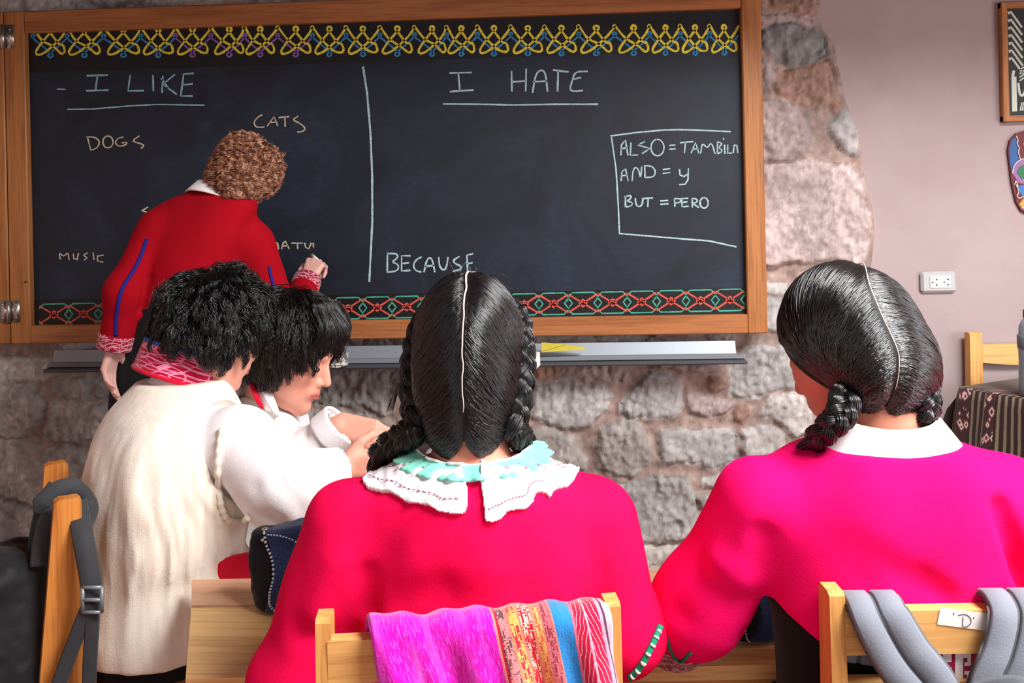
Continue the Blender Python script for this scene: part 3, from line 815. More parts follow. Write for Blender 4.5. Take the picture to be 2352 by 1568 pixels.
# top border: interlaced yellow loops over a blue and violet zigzag
cs = [36, 115, 193, 283, 363, 442, 526, 597, 679, 756, 833, 912, 992, 1059, 1134, 1212, 1289, 1369, 1455, 1528, 1596, 1663, 1730]
ye, bl, vi = [], [], []
for i in range(1, len(cs) - 1):
    x = cs[i]; l = (cs[i - 1] + x) / 2; r = (cs[i + 1] + x) / 2; h = (r - l) / 80; y = 66 - 6 * (x - 115) / 1550
    def q(dx, yy): return (x + dx * h, y + yy)
    jit = 1 + .12 * math.sin(i * 5.1)
    ye.append([(l + 1, y + 3), (l - 3, y), (l, y - 3), (l + 4, y + 3), q(-18, 27), q(8, 46 * jit), q(26, 57), q(34, 52), q(30, 38), q(20, 34), q(4, 14), q(-5, 4), q(-2, -2), q(4, -1), q(5, 5), q(-6, 16), q(-24, 38), q(-33, 53), q(-28, 60), q(-12, 54), q(10, 36), q(26, 20), (r - 2, y + 3), (r + 1, y - 2)])
    (vi if 5 <= i <= 8 else bl).append([(l, y + 22), (l + 4, y + 16), (l, y + 13), (l - 4, y + 17), (l + 1, y + 23), q(-20, 38), q(2, 56), q(6, 62), q(0, 66), q(-5, 62), q(0, 56), q(22, 38), (r - 1, y + 22)])
draw('chalk_border', bl, 'sky', 4.8, 'blue chalk zigzag along the top', 0, True)
draw('chalk_border', vi, 'violet', 4.8, 'violet chalk zigzag along the top', 0, True)
draw('chalk_border', ye, 'yellow', 5.8, 'yellow chalk loops along the top', 1, True)
re, gr = [], []
x = 124.0; k = 0
while x < 1715:
    yc = 722 - 34 * (x - 124) / 1566; e = -.0217
    def q(dx, dy): return (x + dx, yc + dy + dx * e)
    re += [[q(-33, -20), q(33, 21)], [q(-33, 21), q(33, -20)], [q(-9, 0), q(0, -8), q(9, 0), q(0, 9), q(-9, 0)], [q(-4, 1), q(5, 2)]]
    gr += [[q(-34, -14), q(-24, -24), q(24, -24), q(34, -14)], [q(-34, 15), q(-24, 25), q(24, 25), q(34, 15)], [q(34, -11), q(43, 0), q(34, 12), q(25, 0), q(34, -11)]]
    x += 67.5
draw('chalk_border', gr, 'green', 3.6, 'green chalk lattice along the bottom', 0)
draw('chalk_border', re, 'red', 4.4, 'red chalk crosses along the bottom', 1)

# ------------------------------------------------------------------ chalk tray under the board, with what lies on it
ta, tb = onY(120, 815, 2.93), onY(1690, 774, 2.93)
tz1 = (ta[2] + tb[2]) / 2; tz0 = (onY(120, 855, 2.93)[2] + onY(1690, 826, 2.93)[2]) / 2
CT = thing('chalk_tray', ((ta[0] + tb[0]) / 2, 2.9, tz0), 'long grey metal chalk tray fixed below the blackboard', 'chalk tray')
xm, L = (ta[0] + tb[0]) / 2, tb[0] - ta[0]
hh = tz1 - tz0
m = MB()
m.prism([(ta[0], 2.955, tz1), (ta[0], 2.945, tz1), (ta[0], 2.93, tz0 + hh * .42), (ta[0], 2.915, tz0 + hh * .40), (ta[0], 2.90, tz0 + hh * .24), (ta[0], 2.91, tz0 + hh * .18), (ta[0], 2.955, tz0 + hh * .22)], (L, 0, 0))
m.build('channel', M['grey_metal'], CT, smooth=False)
m = MB(); m.box((xm + .012, 2.9, tz0 + hh * .1), (L + .028, .055, hh * .18), b=.004); m.build('lower_lip', M['dark_metal'], CT, smooth=False)
# fold of yellow paper
p = [onY(x, y, 2.893) for x, y in ((1244, 786), (1300, 791), (1345, 798), (1343, 803), (1300, 805), (1244, 809))]
p = [np.array([q[0], 2.897 - .0 , q[2]]) for q in p]
m = MB(); m.prism(p, (0, -.006, 0)); m.prism([p[0] + [0, -.006, 0], p[1] + [0, -.006, .001], p[5] + [0, -.006, .004]], (0, -.003, 0))
tag(m.build('folded_paper', M['yellow_paper'], smooth=False), 'yellow folded paper wedge lying on the grey chalk tray', 'paper')
p = [onY(x, y, 2.866) for x, y in ((1204, 806), (1240, 808), (1241, 838), (1228, 850), (1206, 846))]
m = MB(); m.prism(p, (0, -.004, 0)); m.prism([p[0] + [0, -.004, 0], p[1] + [0, -.004, 0], p[3] + [0, -.004, .01]], (0, -.003, 0))
tag(m.build('paper_scrap', M['paper'], smooth=False), 'white paper scrap hanging over the tray edge beside the crimson-jumpered person\'s right braid', 'paper')
t = NT('printed_wrapper', .6, .3); v = t.coord()
t.color(t.ramp(t.noise(v, 70, 2), [(.42, C(120, 116, 110)), (.5, C(226, 224, 216)), (.62, C(150, 150, 140))], 'CONSTANT')); M['wrapper'] = t.m
p = [onY(x, y, 2.866) for x, y in ((752, 816), (800, 808), (800, 836), (780, 842), (752, 842))]
m = MB(); m.prism(p, (0, -.022, 0)); m.box((np.mean([q[0] for q in p]), 2.855, p[3][2] + .012), (.05, .028, .012), b=.003)
tag(m.build('chalk_packet', M['wrapper'], smooth=False), 'small printed chalk packet at the tray beside the forehead of the person with fringe', 'packet')

# ------------------------------------------------------------------ right of the board: outlet, picture, plaque
oc = onY(2152, 647, WY)
OU = thing('wall_outlet', (oc[0], WY, oc[2] - .035), 'silver framed double wall outlet with white sockets on pink plaster', 'outlet')
m = MB(); m.box((oc[0], WY - .009, oc[2]), (.118, .018, .072), b=.008); m.build('cover_plate', M['grey_plastic'], OU, smooth=False)
m = MB(); m.box((oc[0] + .003, WY - .0195, oc[2]), (.068, .004, .04), b=.0015); m.build('socket_insert', M['white_plastic'], OU, smooth=False)
m = MB()
for sx in (-.018, .02):
    for dx, dz in ((-.008, 0), (.005, .009), (.005, -.009)):
        c = np.array([oc[0] + .003 + sx + dx, WY - .0214, oc[2] + dz]); m.tube([c, c + [0, -.0008, 0]], .0028, 8)
m.build('pin_hole', M['black'], OU)
# framed black and white print, cut by the picture's edge
a = onY(2302, 4, WY - .025); b = onY(2302, 280, WY - .025)
PW, PH = .42, a[2] - b[2]; px0 = (a[0] + b[0]) / 2; pz0 = b[2]
PF = thing('framed_print', (px0 + PW / 2, WY, pz0), 'wood framed print of white folk patterns on black, high on the plaster wall', 'picture')
fwid = .022
m = MB()
m.box((px0 + PW / 2, WY - .0125, pz0 + fwid / 2), (PW, .025, fwid), b=.003); m.build('frame_rail', M['frame_wood'], PF, smooth=False)
m = MB(); m.box((px0 + PW / 2, WY - .0125, pz0 + PH - fwid / 2), (PW, .025, fwid), b=.003); m.build('frame_rail', M['frame_wood'], PF, smooth=False)
m = MB()
m.box((px0 + fwid / 2, WY - .0125, pz0 + PH / 2), (fwid, .0252, PH), b=.003); m.build('frame_stile', M['frame_wood_v'], PF, smooth=False)
m = MB(); m.box((px0 + PW - fwid / 2, WY - .0125, pz0 + PH / 2), (fwid, .0252, PH), b=.003)
m.build('frame_stile', M['frame_wood_v'], PF, smooth=False)
m = MB(); m.box((px0 + PW / 2, WY - .006, pz0 + PH / 2), (PW - .03, .01, PH - .03)); m.build('print_sheet', plain('print_black', C(24, 28, 28), .5, .4), PF, smooth=False)
m = MB(); fy = WY - .0114
gx_, gz_ = px0 + fwid + .004, pz0 + fwid + .004; IW, IH = PW - 2 * fwid - .008, PH - 2 * fwid - .008
for col in range(6):                                   # woven hooks above, stepped bars and vine below
    x0 = gx_ + .006 + col * .062
    for r in range(7):
        z = gz_ + IH - .02 - r * .026
        m.ribbon([(x0 + .002, fy, z + .006), (x0 - .002, fy, z + .012), (x0 + .006, fy, z + .014), (x0 + .010, fy, z + .008), (x0 + .03, fy, z - .022), (x0 + .042, fy, z - .04)], NB, .0075, .001)
    m.ribbon([(x0 + .012, fy, gz_ + .01), (x0 + .012, fy, gz_ + IH * .36)], NB, .017, .001)
    m.ribbon([(x0 + .008, fy, gz_ + IH * .36), (x0 + .012, fy, gz_ + IH * .42)], NB, .01, .001)
    m.ribbon(catmull([(x0 + .026, fy, gz_ + IH * .3), (x0 + .03, fy, gz_ + IH * .2), (x0 + .04, fy, gz_ + IH * .18), (x0 + .052, fy, gz_ + IH * .25)], 12), NB, .008, .001)
    for k_ in range(3): m.ribbon([(x0 + .03 + k_ * .006, fy, gz_ + .012), (x0 + .036 + k_ * .006, fy, gz_ + .04)], NB, .004, .001)
    for k_ in range(4): m.ribbon([(x0 + .03, fy, gz_ + IH * .42 - k_ * .012), (x0 + .05, fy, gz_ + IH * .46 - k_ * .012)], NB, .005, .001)
m.build('print_motif', plain('print_white', C(198, 206, 196), .6, .3), PF, smooth=False)
# painted plaque
def plq(pts, off): return [np.array([q[0], WY - off, q[2]]) for q in (onY(x, y, WY - off) for x, y in pts)]
PQ0 = onY(2400, 490, WY)
PQ = thing('painted_plaque', (PQ0[0], WY, PQ0[2]), 'rounded plaque painted blue, maroon, green and gold under the framed print', 'plaque')
outl = [(2315, 345), (2320, 322), (2335, 306), (2360, 298), (2420, 296), (2470, 306), (2488, 330), (2490, 360), (2482, 420), (2464, 470), (2440, 492), (2400, 498), (2366, 494), (2346, 484), (2334, 462), (2324, 420)]
m = MB(); m.prism(plq(outl, .012), (0, .012, 0)); m.build('board', plain('maroon_paint', C(96, 22, 32), .5, .4), PQ, smooth=False)
def patch(nm, pts, c, off=.0135):
    m = MB(); m.prism(plq(pts, off), (0, .0014, 0)); m.build(nm, plain(nm + '_paint', c, .5, .4), PQ, smooth=False)
patch('blue_field', [(2318, 346), (2323, 324), (2332, 314), (2339, 330), (2342, 366), (2330, 382), (2324, 400), (2320, 372)], C(38, 84, 142))
patch('violet_ring', [(2324, 396), (2330, 378), (2346, 366), (2380, 364), (2400, 384), (2390, 410), (2366, 424), (2340, 420)], C(140, 96, 150))
patch('green_disc', [(2336, 396), (2342, 382), (2358, 376), (2376, 384), (2382, 398), (2366, 412), (2346, 410)], C(34, 106, 66), .015)
patch('blue_leaf', [(2338, 428), (2352, 424), (2380, 430), (2376, 446), (2346, 448)], C(44, 110, 178))
patch('gold_sun', [(2340, 470), (2350, 456), (2380, 452), (2430, 460), (2420, 484), (2390, 492), (2352, 482)], C(190, 140, 40))
patch('pink_disc', [(2350, 330), (2362, 320), (2390, 320), (2400, 336), (2388, 352), (2360, 350)], C(206, 140, 140))
m = MB()
for s_ in ([(2334, 312), (2338, 322), (2336, 330), (2341, 340), (2339, 350), (2344, 366)], [(2325, 398), (2331, 378), (2346, 366), (2364, 363)], [(2334, 424), (2340, 440), (2336, 450), (2342, 455), (2352, 450)], [(2345, 470), (2378, 462)], [(2346, 478), (2378, 466)], [(2352, 484), (2380, 468)], [(2330, 424), (2334, 416), (2338, 428)]):
    m.ribbon(catmull(plq(s_, .0162), 20), NB, .003, .001)
m.build('painted_line', plain('cream_paint', C(220, 206, 196), .6, .3), PQ, smooth=False)
# ------------------------------------------------------------------ double school desk
ZD = .661
fL, fR = onZ(440, 1331, ZD), onZ(1500, 1306, ZD)
ed = (fR - fL) / np.linalg.norm(fR - fL); dn = np.array([ed[1], -ed[0], 0])          # along the desk, and towards the pupils
lw = abs((onZ(500, 1390, ZD) - fL) @ dn); nd = abs((onZ(1600, 1527, .644) - fL) @ dn); LD = 1.62
s_nl = (onZ(440, 1536, .644) - fL) @ ed; s_lg = (onZ(440, 1390, ZD) - fL) @ ed
DK = thing('school_desk', tuple((fL + ed * LD / 2 + dn * .15) * [1, 1, 0]), 'long pale wooden double desk with a pencil ledge, in front of the two pink jumpers', 'desk')
def dp(s, t, z): return np.array([*(fL + ed * s + dn * t)[:2], z])
sl = lambda t: (t - lw) / (nd - lw)                                                     # 0 at the ledge, 1 at the near edge
sN0 = s_nl; sN1 = LD - .06
m = MB(); m.prism([dp(0, 0, ZD), dp(LD, 0, ZD), dp(LD, lw - .003, ZD), dp(s_lg, lw - .003, ZD)], (0, 0, -.024)); m.build('pencil_ledge', M['desk_ledge'], DK, smooth=False)
zn = .642
m = MB(); m.prism([dp(s_lg + .001, lw + .002, ZD - .002), dp(LD, lw + .002, ZD - .002), dp(sN1, nd, zn), dp(sN0, nd, zn)], (0, 0, -.022)); m.build('desk_top', M['desk_wood'], DK, smooth=False)
m = MB(); m.prism([dp(sN0 + .02, nd - .012, zn - .024), dp(sN1 - .02, nd - .012, zn - .024), dp(sN1 - .02, nd - .03, zn - .024), dp(sN0 + .02, nd - .03, zn - .024)], (0, 0, -.075)); m.build('front_apron', M['pale_wood'], DK, smooth=False)
m = MB(); m.prism([dp(.04, .015, ZD - .026), dp(LD - .04, .015, ZD - .026), dp(LD - .04, .033, ZD - .026), dp(.04, .033, ZD - .026)], (0, 0, -.16)); m.build('back_panel', M['pale_wood'], DK, smooth=False)
for s in (.06, LD - .12):
    for t_ in (.06, nd - .055):
        c = dp(s + (sN0 if t_ > .1 and s < .5 else 0) * .9, t_, 0)
        m = MB(); m.box((c[0], c[1], .306), (.042, .042, .612), rotz(math.atan2(ed[1], ed[0])), .003); m.build('leg', M['pale_wood_v'], DK, smooth=False)

# ------------------------------------------------------------------ chairs
def chair(loc, rz, wd, top, rail, label, mats, group=None, pd=(.034, .04), pw=.024, low=None, curve=0.0, dep=.36, rth=.02):
    """loc: floor point under the middle of the back; the sitter faces local +y"""
    R = thing('school_chair', (loc[0], loc[1], 0), label, 'chair', group, rz)
    wv, wh = mats
    for sx in (-1, 1):
        m = MB(); x0 = sx * (wd / 2 - pw / 2) - pw / 2
        y1 = .012
        m.prism([(x0, y1, 0), (x0, y1 - pd[1], 0), (x0, y1 - pd[1] * 1.25 + .0, .42), (x0, y1 - pd[0] - .004, top - .004), (x0, y1 - pd[0] * .9, top), (x0, y1 - .006, top), (x0, y1, top - .006), (x0, y1, .42)], (pw, 0, 0))
        m.build('back_post', wv, R, local=True, smooth=False)
    iw = wd - 2 * pw
    for k, (z0, z1) in enumerate([rail] + ([low] if low else [])):
        m = MB(); n = 13
        xs = np.linspace(-iw / 2 - .004, iw / 2 + .004, n)
        bot = z0 + curve * ((xs / (iw / 2)) ** 2 - 1) * -1 * -1 * .0 - curve * (1 - (xs / (iw / 2)) ** 2)
        poly = [(x, -.008, z1) for x in xs] + [(x, -.008, b) for x, b in zip(xs[::-1], bot[::-1])]
        m.prism(poly, (0, -rth, 0))
        m.build('back_rail', wh, R, local=True, smooth=False)
    m = MB(); m.box((0, dep / 2 + .015, .438), (wd, dep, .022), b=.006); m.build('seat', wh, R, local=True, smooth=False)
    m = MB()
    for sx in (-1, 1):
        m = MB(); m.box((sx * (wd / 2 - .02), dep - .015, .212), (.032, .032, .424), b=.003); m.build('front_leg', wv, R, local=True, smooth=False)
        m = MB(); m.box((sx * (wd / 2 - .02), dep / 2, .18), (.02, dep - .06, .03)); m.build('stretcher', wh, R, local=True, smooth=False)
    m = MB(); m.box((0, dep - .02, .40), (wd - .075, .018, .045)); m.build('seat_apron', wh, R, local=True, smooth=False)
    return R
def chair_map(loc, rz):
    Rm = rotz(rz); return lambda P: np.asarray(P, float) @ Rm.T + np.array([loc[0], loc[1], 0])

CW = (M['pale_wood_v'], M['pale_wood'])
a, b = pt(752, 1420, 1.05), pt(1396, 1385, 1.078)
cC = (a + b) / 2; rzC = math.atan2(b[1] - a[1], b[0] - a[0]); wC = np.linalg.norm((b - a)[:2]) + .022
topC = (a[2] + b[2]) / 2 + .01
zr1 = pt(800, 1448, 1.05)[2]; zr0 = pt(800, 1545, 1.05)[2]
chairC = chair(cC, rzC, wC, topC, (zr0, zr1), 'pale wooden chair with the bright woven cloth over its back', CW, 'wooden school chairs', low=(.52, .565), pw=.018)
mC = chair_map(cC, rzC)
a = pt(1909, 1350, 1.09)
rzR = math.radians(2.5); wR = .385
cR = a + rotz(rzR) @ np.array([wR / 2 - .012, 0, 0])
topR = pt(1909, 1340, 1.09)[2]
zr1 = pt(2130, 1374, 1.095)[2]; zr0 = pt(2130, 1471, 1.095)[2]
lo1 = pt(1970, 1540, 1.09)[2]
chairR = chair(cR, rzR, wR, topR, (zr0, zr1), 'pale wooden chair with a paper letter label on its back rail', CW, 'wooden school chairs', low=(lo1 - .05, lo1), pw=.019, pd=(.036, .042))
mR = chair_map(cR, rzR)
lab = MB(); yl = -.0285
def onrail(px, py):                                    # point of the rail's rear face under a pixel
    n = rotz(rzR) @ np.array([0, 1, 0]); p0 = mR([0, yl, 0])
    d = fw + (px - CX) / F * rt + (CY - py) / F * up
    q = CAM + d * ((p0 - CAM) @ n / (d @ n)); return (q - np.array([cR[0], cR[1], 0])) @ rotz(rzR)
pl = [onrail(x, y) for x, y in ((2160, 1394), (2284, 1411), (2290, 1430), (2274, 1449), (2152, 1433))]
lab.prism(pl, (0, -.0006, 0)); tagp = lab.build('paper_label', M['paper'], chairR, local=True, smooth=False, label='white paper slip lettered "D"')
ink = plain('ink_grey', C(96, 94, 110), .7, .2)
m = MB()
for s in ([(2200, 1412), (2216, 1410), (2228, 1418), (2229, 1430), (2220, 1438), (2212, 1438)], [(2211, 1416), (2210, 1438)], [(2190, 1406), (2190, 1411)], [(2236, 1416), (2235, 1420)]):
    P = np.array([onrail(x, y) for x, y in s]); P[:, 1] = yl - .0007
    m.ribbon(catmull(P, 14) if len(s) > 2 else P, NB, .0012, .0003)
m.build('letter', ink, tagp, local=True, smooth=False)
# chair under the person in the waistcoat: its back is seen edge on
n0, f0 = pt(172, 1300, 1.60) * [1, 1, 0], pt(146, 1300, 1.85) * [1, 1, 0]
cL = (n0 + f0) / 2; v_ = n0 - f0; rzL = math.atan2(v_[1], v_[0]); wL = np.linalg.norm(v_) + .028
chairL = chair(cL, rzL, wL, .842, (.745, .80), 'orange wooden chair holding the black backpack, under the person in the waistcoat', (M['orange_wood_v'], M['orange_wood']), 'wooden school chairs', pd=(.04, .066), pw=.03, low=(.56, .6))
mL = chair_map(cL, rzL)
# chair against the plaster wall, behind the cloth covered table
a = pt(2237, 780, 2.93)
wB = .38; rzB = math.pi + math.radians(4)
cB = a + rotz(rzB) @ np.array([-(wB / 2 - .02), 0, 0]) * 1
tB = pt(2237, 763, 2.93)[2]; r1 = pt(2300, 789, 2.95)[2]; r0_ = pt(2260, 830, 2.95)[2]
chairB = chair(cB, rzB, wB, tB, (r0_, r1), 'wooden chair standing against the pink plaster behind the cloth covered table', CW, 'wooden school chairs', pw=.042, pd=(.03, .034), curve=.012, dep=.3)

# ------------------------------------------------------------------ table with a woven cloth, bottle
ZT = .79
A_ = onZ(2197, 888, ZT); B_ = onZ(2352, 915, ZT)
e1 = (B_ - A_) / np.linalg.norm(B_ - A_); e2 = np.array([-e1[1], e1[0], 0])
TW, TD = .72, .46
TB = thing('side_table', tuple((A_ + e1 * TW / 2 + e2 * TD / 2) * [1, 1, 0]), 'low wooden table under the dark striped cloth in the right corner', 'table')
tp = lambda s, t, z: np.array([*(A_ + e1 * s + e2 * t)[:2], z])
m = MB(); m.prism([tp(.004, .004, ZT - .004), tp(.004, TD - .004, ZT - .004), tp(TW - .004, TD - .004, ZT - .004), tp(TW - .004, .004, ZT - .004)], (0, 0, -.025)); m.build('tabletop', M['frame_wood'], TB, smooth=False)
for s in (.05, TW - .05):
    for t_ in (.05, TD - .05):
        c = tp(s, t_, 0); m = MB(); m.box((c[0], c[1], .38), (.045, .045, .76), rotz(math.atan2(e1[1], e1[0]))); m.build('leg', M['frame_wood_v'], TB, smooth=False)
t = NT('striped_cloth', .9, .12, .2); v = t.coord('UV')
sx_ = t.n('SeparateXYZ', {0: v}); ux = sx_.outputs[0]; vy = sx_.outputs[1]
stripe = t.n('TexWave', {'Vector': v, 'Scale': 15.0, 'Distortion': .6, 'Detail': 1.0}, wave_type='BANDS', bands_direction='X').outputs['Fac']
base = t.ramp(stripe, [(.3, C(44, 30, 28)), (.55, C(66, 48, 42)), (.85, C(130, 112, 96))])
bands = t.ramp(ux, [(0, (0,)*3 + (1,)), (.13, (1,)*3 + (1,)), (.165, (0,)*3 + (1,)), (.215, (1,)*3 + (1,)), (.25, (0,)*3 + (1,)), (.355, (1,)*3 + (1,)), (.43, (0,)*3 + (1,)), (.52, (1,)*3 + (1,)), (.56, (0,)*3 + (1,)), (.70, (1,)*3 + (1,)), (.78, (0,)*3 + (1,))], 'CONSTANT')
vv = t.n('Mapping', {'Vector': v, 'Scale': (60, 26, 1)}).outputs[0]
vo = t.n('TexVoronoi', {'Vector': vv, 'Scale': 1.0}, feature='F1', distance='MANHATTAN').outputs['Distance']
mot = t.ramp(vo, [(0, C(96, 40, 50)), (.35, C(206, 186, 172)), (.58, C(120, 60, 70)), (.75, C(60, 36, 38))], 'CONSTANT')
t.color(t.mix(bands, base, mot)); t.bump(t.noise(t.coord(), 300, 2), .3, .003); M['cloth_striped'] = t.m
path = [tp(0, TD - .012, 0), tp(0, TD * .5, 0), tp(0, .012, 0), tp(.012, 0, 0), tp(TW * .25, 0, 0), tp(TW * .5, 0, 0), tp(TW * .75, 0, 0), tp(TW - .01, 0, 0), tp(TW, .02, 0), tp(TW, TD - .012, 0), tp(TW - .012, TD, 0), tp(TW * .5, TD, 0), tp(.012, TD, 0), tp(0, TD - .0125, 0)]
outw = [-e1, -e1, -e1 * .8 - e2 * .5, -e1 * .5 - e2 * .8, -e2, -e2, -e2, -e2, e1 * .7 - e2 * .6, e1, e2, e2, e2, e2 * .5 - e1 * .5]
pp = []; oo = []
for i in range(len(path) - 1):
    k = max(2, int(np.linalg.norm(path[i + 1] - path[i]) / .008))
    for j in range(k): pp.append(path[i] + (path[i + 1] - path[i]) * j / k); oo.append(outw[i] + (outw[i + 1] - outw[i]) * j / k)
pp, oo = np.array(pp), np.array(oo); oo /= np.linalg.norm(oo, axis=1, keepdims=True)
n = len(pp); arc_ = np.concatenate([[0], np.cumsum(np.linalg.norm(np.diff(pp, axis=0), axis=1))])
iA = np.argmin(np.linalg.norm(pp - A_ * [1, 1, 0], axis=1))
G_ = []
cen = tp(TW / 2, TD / 2, 0)
for j in range(24):
    if j < 4:                                           # the flat top
        f = [0, .5, .96, 1.0][j]; Pj = cen + (pp - cen) * f; Pj[:, 2] = ZT + (.0 if j < 3 else -.003)
    else:
        d = (j - 3) / 20; L_ = np.where((np.arange(n) < iA - 4) | (oo @ e2 > .6), .14, .62)
        fold = (np.sin(arc_ * 34 + 1.3) * .5 + .5) * .03 + (np.sin(arc_ * 71) * .5 + .5) * .01
        flare = .015 + .05 * np.exp(-((arc_ - arc_[iA]) / .06) ** 2)
        Pj = pp + oo * ((fold * min(1, d * 1.8) + flare * d + .003)[:, None]); Pj[:, 2] = ZT - .003 - d * L_
    G_.append(Pj)
G_ = np.array(G_).transpose(1, 0, 2)
V, FC, UV = sheet(G_, .003)
UV[:, 0] = np.tile(np.repeat((arc_ - arc_[iA]) * 1.0 + .12, 24), 2)
zz = np.concatenate([np.tile(np.linspace(0, 1, 24), n)] * 2); UV[:, 1] = zz
tag(obj('tablecloth', V, FC, M['cloth_striped'], uv=UV), 'dark striped woven cloth draped over the low table in the corner', 'tablecloth')
bc = onZ(2383, 908, ZT + .004)
def lathe(prof, c, seg=28):
    P = np.array(prof); a = np.arange(seg) * 2 * np.pi / seg
    V = np.stack([c[0] + P[:, :1] * np.cos(a), c[1] + P[:, :1] * np.sin(a), np.broadcast_to(c[2] + P[:, 1:], (len(P), seg))], -1).reshape(-1, 3)
    FC = [(i * seg + k, i * seg + (k + 1) % seg, (i + 1) * seg + (k + 1) % seg, (i + 1) * seg + k) for i in range(len(P) - 1) for k in range(seg)]
    FC += [tuple(range(seg))[::-1], tuple((len(P) - 1) * seg + k for k in range(seg))]
    return V, FC
BT = thing('water_bottle', (bc[0], bc[1], ZT + .002), 'grey blue water bottle with black cap on the dark striped tablecloth', 'bottle')
t = NT('bottle_grey', .35, .5); t.color(C(134, 150, 164)); M['bottle'] = t.m
V, FC = lathe([(.040, 0), (.046, .004), (.048, .03), (.046, .10), (.048, .168), (.046, .178), (.044, .205), (.036, .222), (.028, .228)], (bc[0], bc[1], ZT + .002)); obj('flask', V, FC, M['bottle'], BT)
V, FC = lathe([(.0485, .14), (.0495, .142), (.0495, .176), (.0485, .178)], (bc[0], bc[1], ZT + .002)); obj('grip_band', V, FC, plain('bottle_band', C(112, 122, 134), .6, .3), BT)
V, FC = lathe([(.03, .226), (.033, .23), (.033, .25), (.026, .258), (.016, .262)], (bc[0], bc[1], ZT + .002)); obj('bottle_cap', V, FC, M['black'], BT)

# ------------------------------------------------------------------ woven carrying cloth over the centre chair
t = NT('carrying_cloth', .92, .12, .3); v = t.coord('UV')
s_ = t.n('SeparateXYZ', {0: v}); ux, vy = s_.outputs[0], s_.outputs[1]
k = lambda *a: C(*a)
ocv = t.coord(); rib = t.noise(t.coord('UV', scale=(160, 40, 1)), 1.0, 3, .6)
fa = t.noise(t.coord('UV', scale=(90, 60, 1)), 1.0, 2)
mag = t.ramp(rib, [(.36, k(206, 2, 150)), (.52, k(232, 6, 196)), (.66, k(240, 86, 222))])
mag = t.mix(t.ramp(t.noise(t.coord('UV', scale=(14, 3, 1)), 1.0, 2), [(.5, (0, 0, 0, 1)), (.68, (.75, .75, .75, 1))]), mag, k(240, 96, 226))
salm = k(224, 124, 104)
base = t.ramp(ux, [(0, k(236, 10, 190)), (.515, k(226, 130, 120)), (.525, k(180, 20, 54)), (.537, k(222, 130, 130)), (.575, salm), (.585, k(236, 176, 90)), (.618, salm), (.628, k(196, 14, 36)), (.675, salm), (.684, k(232, 172, 96)), (.712, salm), (.722, k(214, 110, 120)), (.755, salm), (.763, k(28, 122, 196)), (.842, k(226, 110, 136)), (.852, k(200, 16, 62)), (.955, k(240, 150, 176)), (.972, k(90, 60, 80)), (.979, k(244, 170, 186))], 'CONSTANT')
fv = t.n('Mapping', {'Vector': v, 'Scale': (92, 40, 1)}).outputs[0]
vor = t.n('TexVoronoi', {'Vector': fv, 'Scale': 1.0}, feature='F1', distance='CHEBYCHEV')
fig = t.ramp(vor.outputs['Distance'], [(0, (1, 1, 1, 1)), (.3, (0, 0, 0, 1)), (.44, (1, 1, 1, 1)), (.52, (0, 0, 0, 1))], 'CONSTANT')
figc = t.ramp(ux, [(0, k(0, 0, 0)), (.537, k(96, 60, 70)), (.575, salm), (.585, k(206, 40, 70)), (.618, salm), (.628, k(236, 190, 170)), (.675, salm), (.684, k(214, 80, 70)), (.712, salm), (.722, k(150, 50, 70)), (.755, salm)], 'CONSTANT')
inb = t.math('MULTIPLY', t.math('GREATER_THAN', ux, .537), t.math('LESS_THAN', ux, .76))
c1 = t.mix(t.math('MULTIPLY', fig, inb), base, figc)
# plant with fine pale fronds on the crimson band
px_ = t.math('MULTIPLY', t.math('SUBTRACT', ux, .905), 1 / .055)
pv = t.math('SUBTRACT', t.math('MULTIPLY', vy, 7.5), t.math('MULTIPLY', t.math('ABSOLUTE', px_), .8))
fr = t.math('PINGPONG', t.math('ADD', t.math('MULTIPLY', pv, 4.0), t.math('MULTIPLY', t.noise(ocv, 60, 1), 1.2)), .5)
pl_ = t.math('MAXIMUM', t.math('LESS_THAN', fr, .075), t.math('LESS_THAN', t.math('ABSOLUTE', px_), .07))
inp = t.math('MULTIPLY', t.math('GREATER_THAN', ux, .852), t.math('LESS_THAN', ux, .955))
c2 = t.mix(t.math('MULTIPLY', pl_, inp), c1, k(244, 176, 196))
bl_ = t.math('MULTIPLY', t.math('MULTIPLY', t.math('GREATER_THAN', ux, .763), t.math('LESS_THAN', ux, .842)), t.math('MULTIPLY', rib, .5))
c2 = t.mix(bl_, c2, k(70, 160, 226))
t.color(t.mix(t.math('LESS_THAN', ux, .515), c2, mag))
t.bump(t.math('ADD', t.noise(ocv, 330, 3, .7), rib), .45, .003); M['carrying_cloth'] = t.m
nu, nv = 90, 46
zt_ = zr1C = pt(800, 1448, 1.05)[2]
def railC_x(px): return ((pt(px, 1400, 1.062) - np.array([cC[0], cC[1], 0])) @ rotz(rzC))[0]
xa, xb = railC_x(838), railC_x(1384)
G_ = np.zeros((nu, nv, 3))
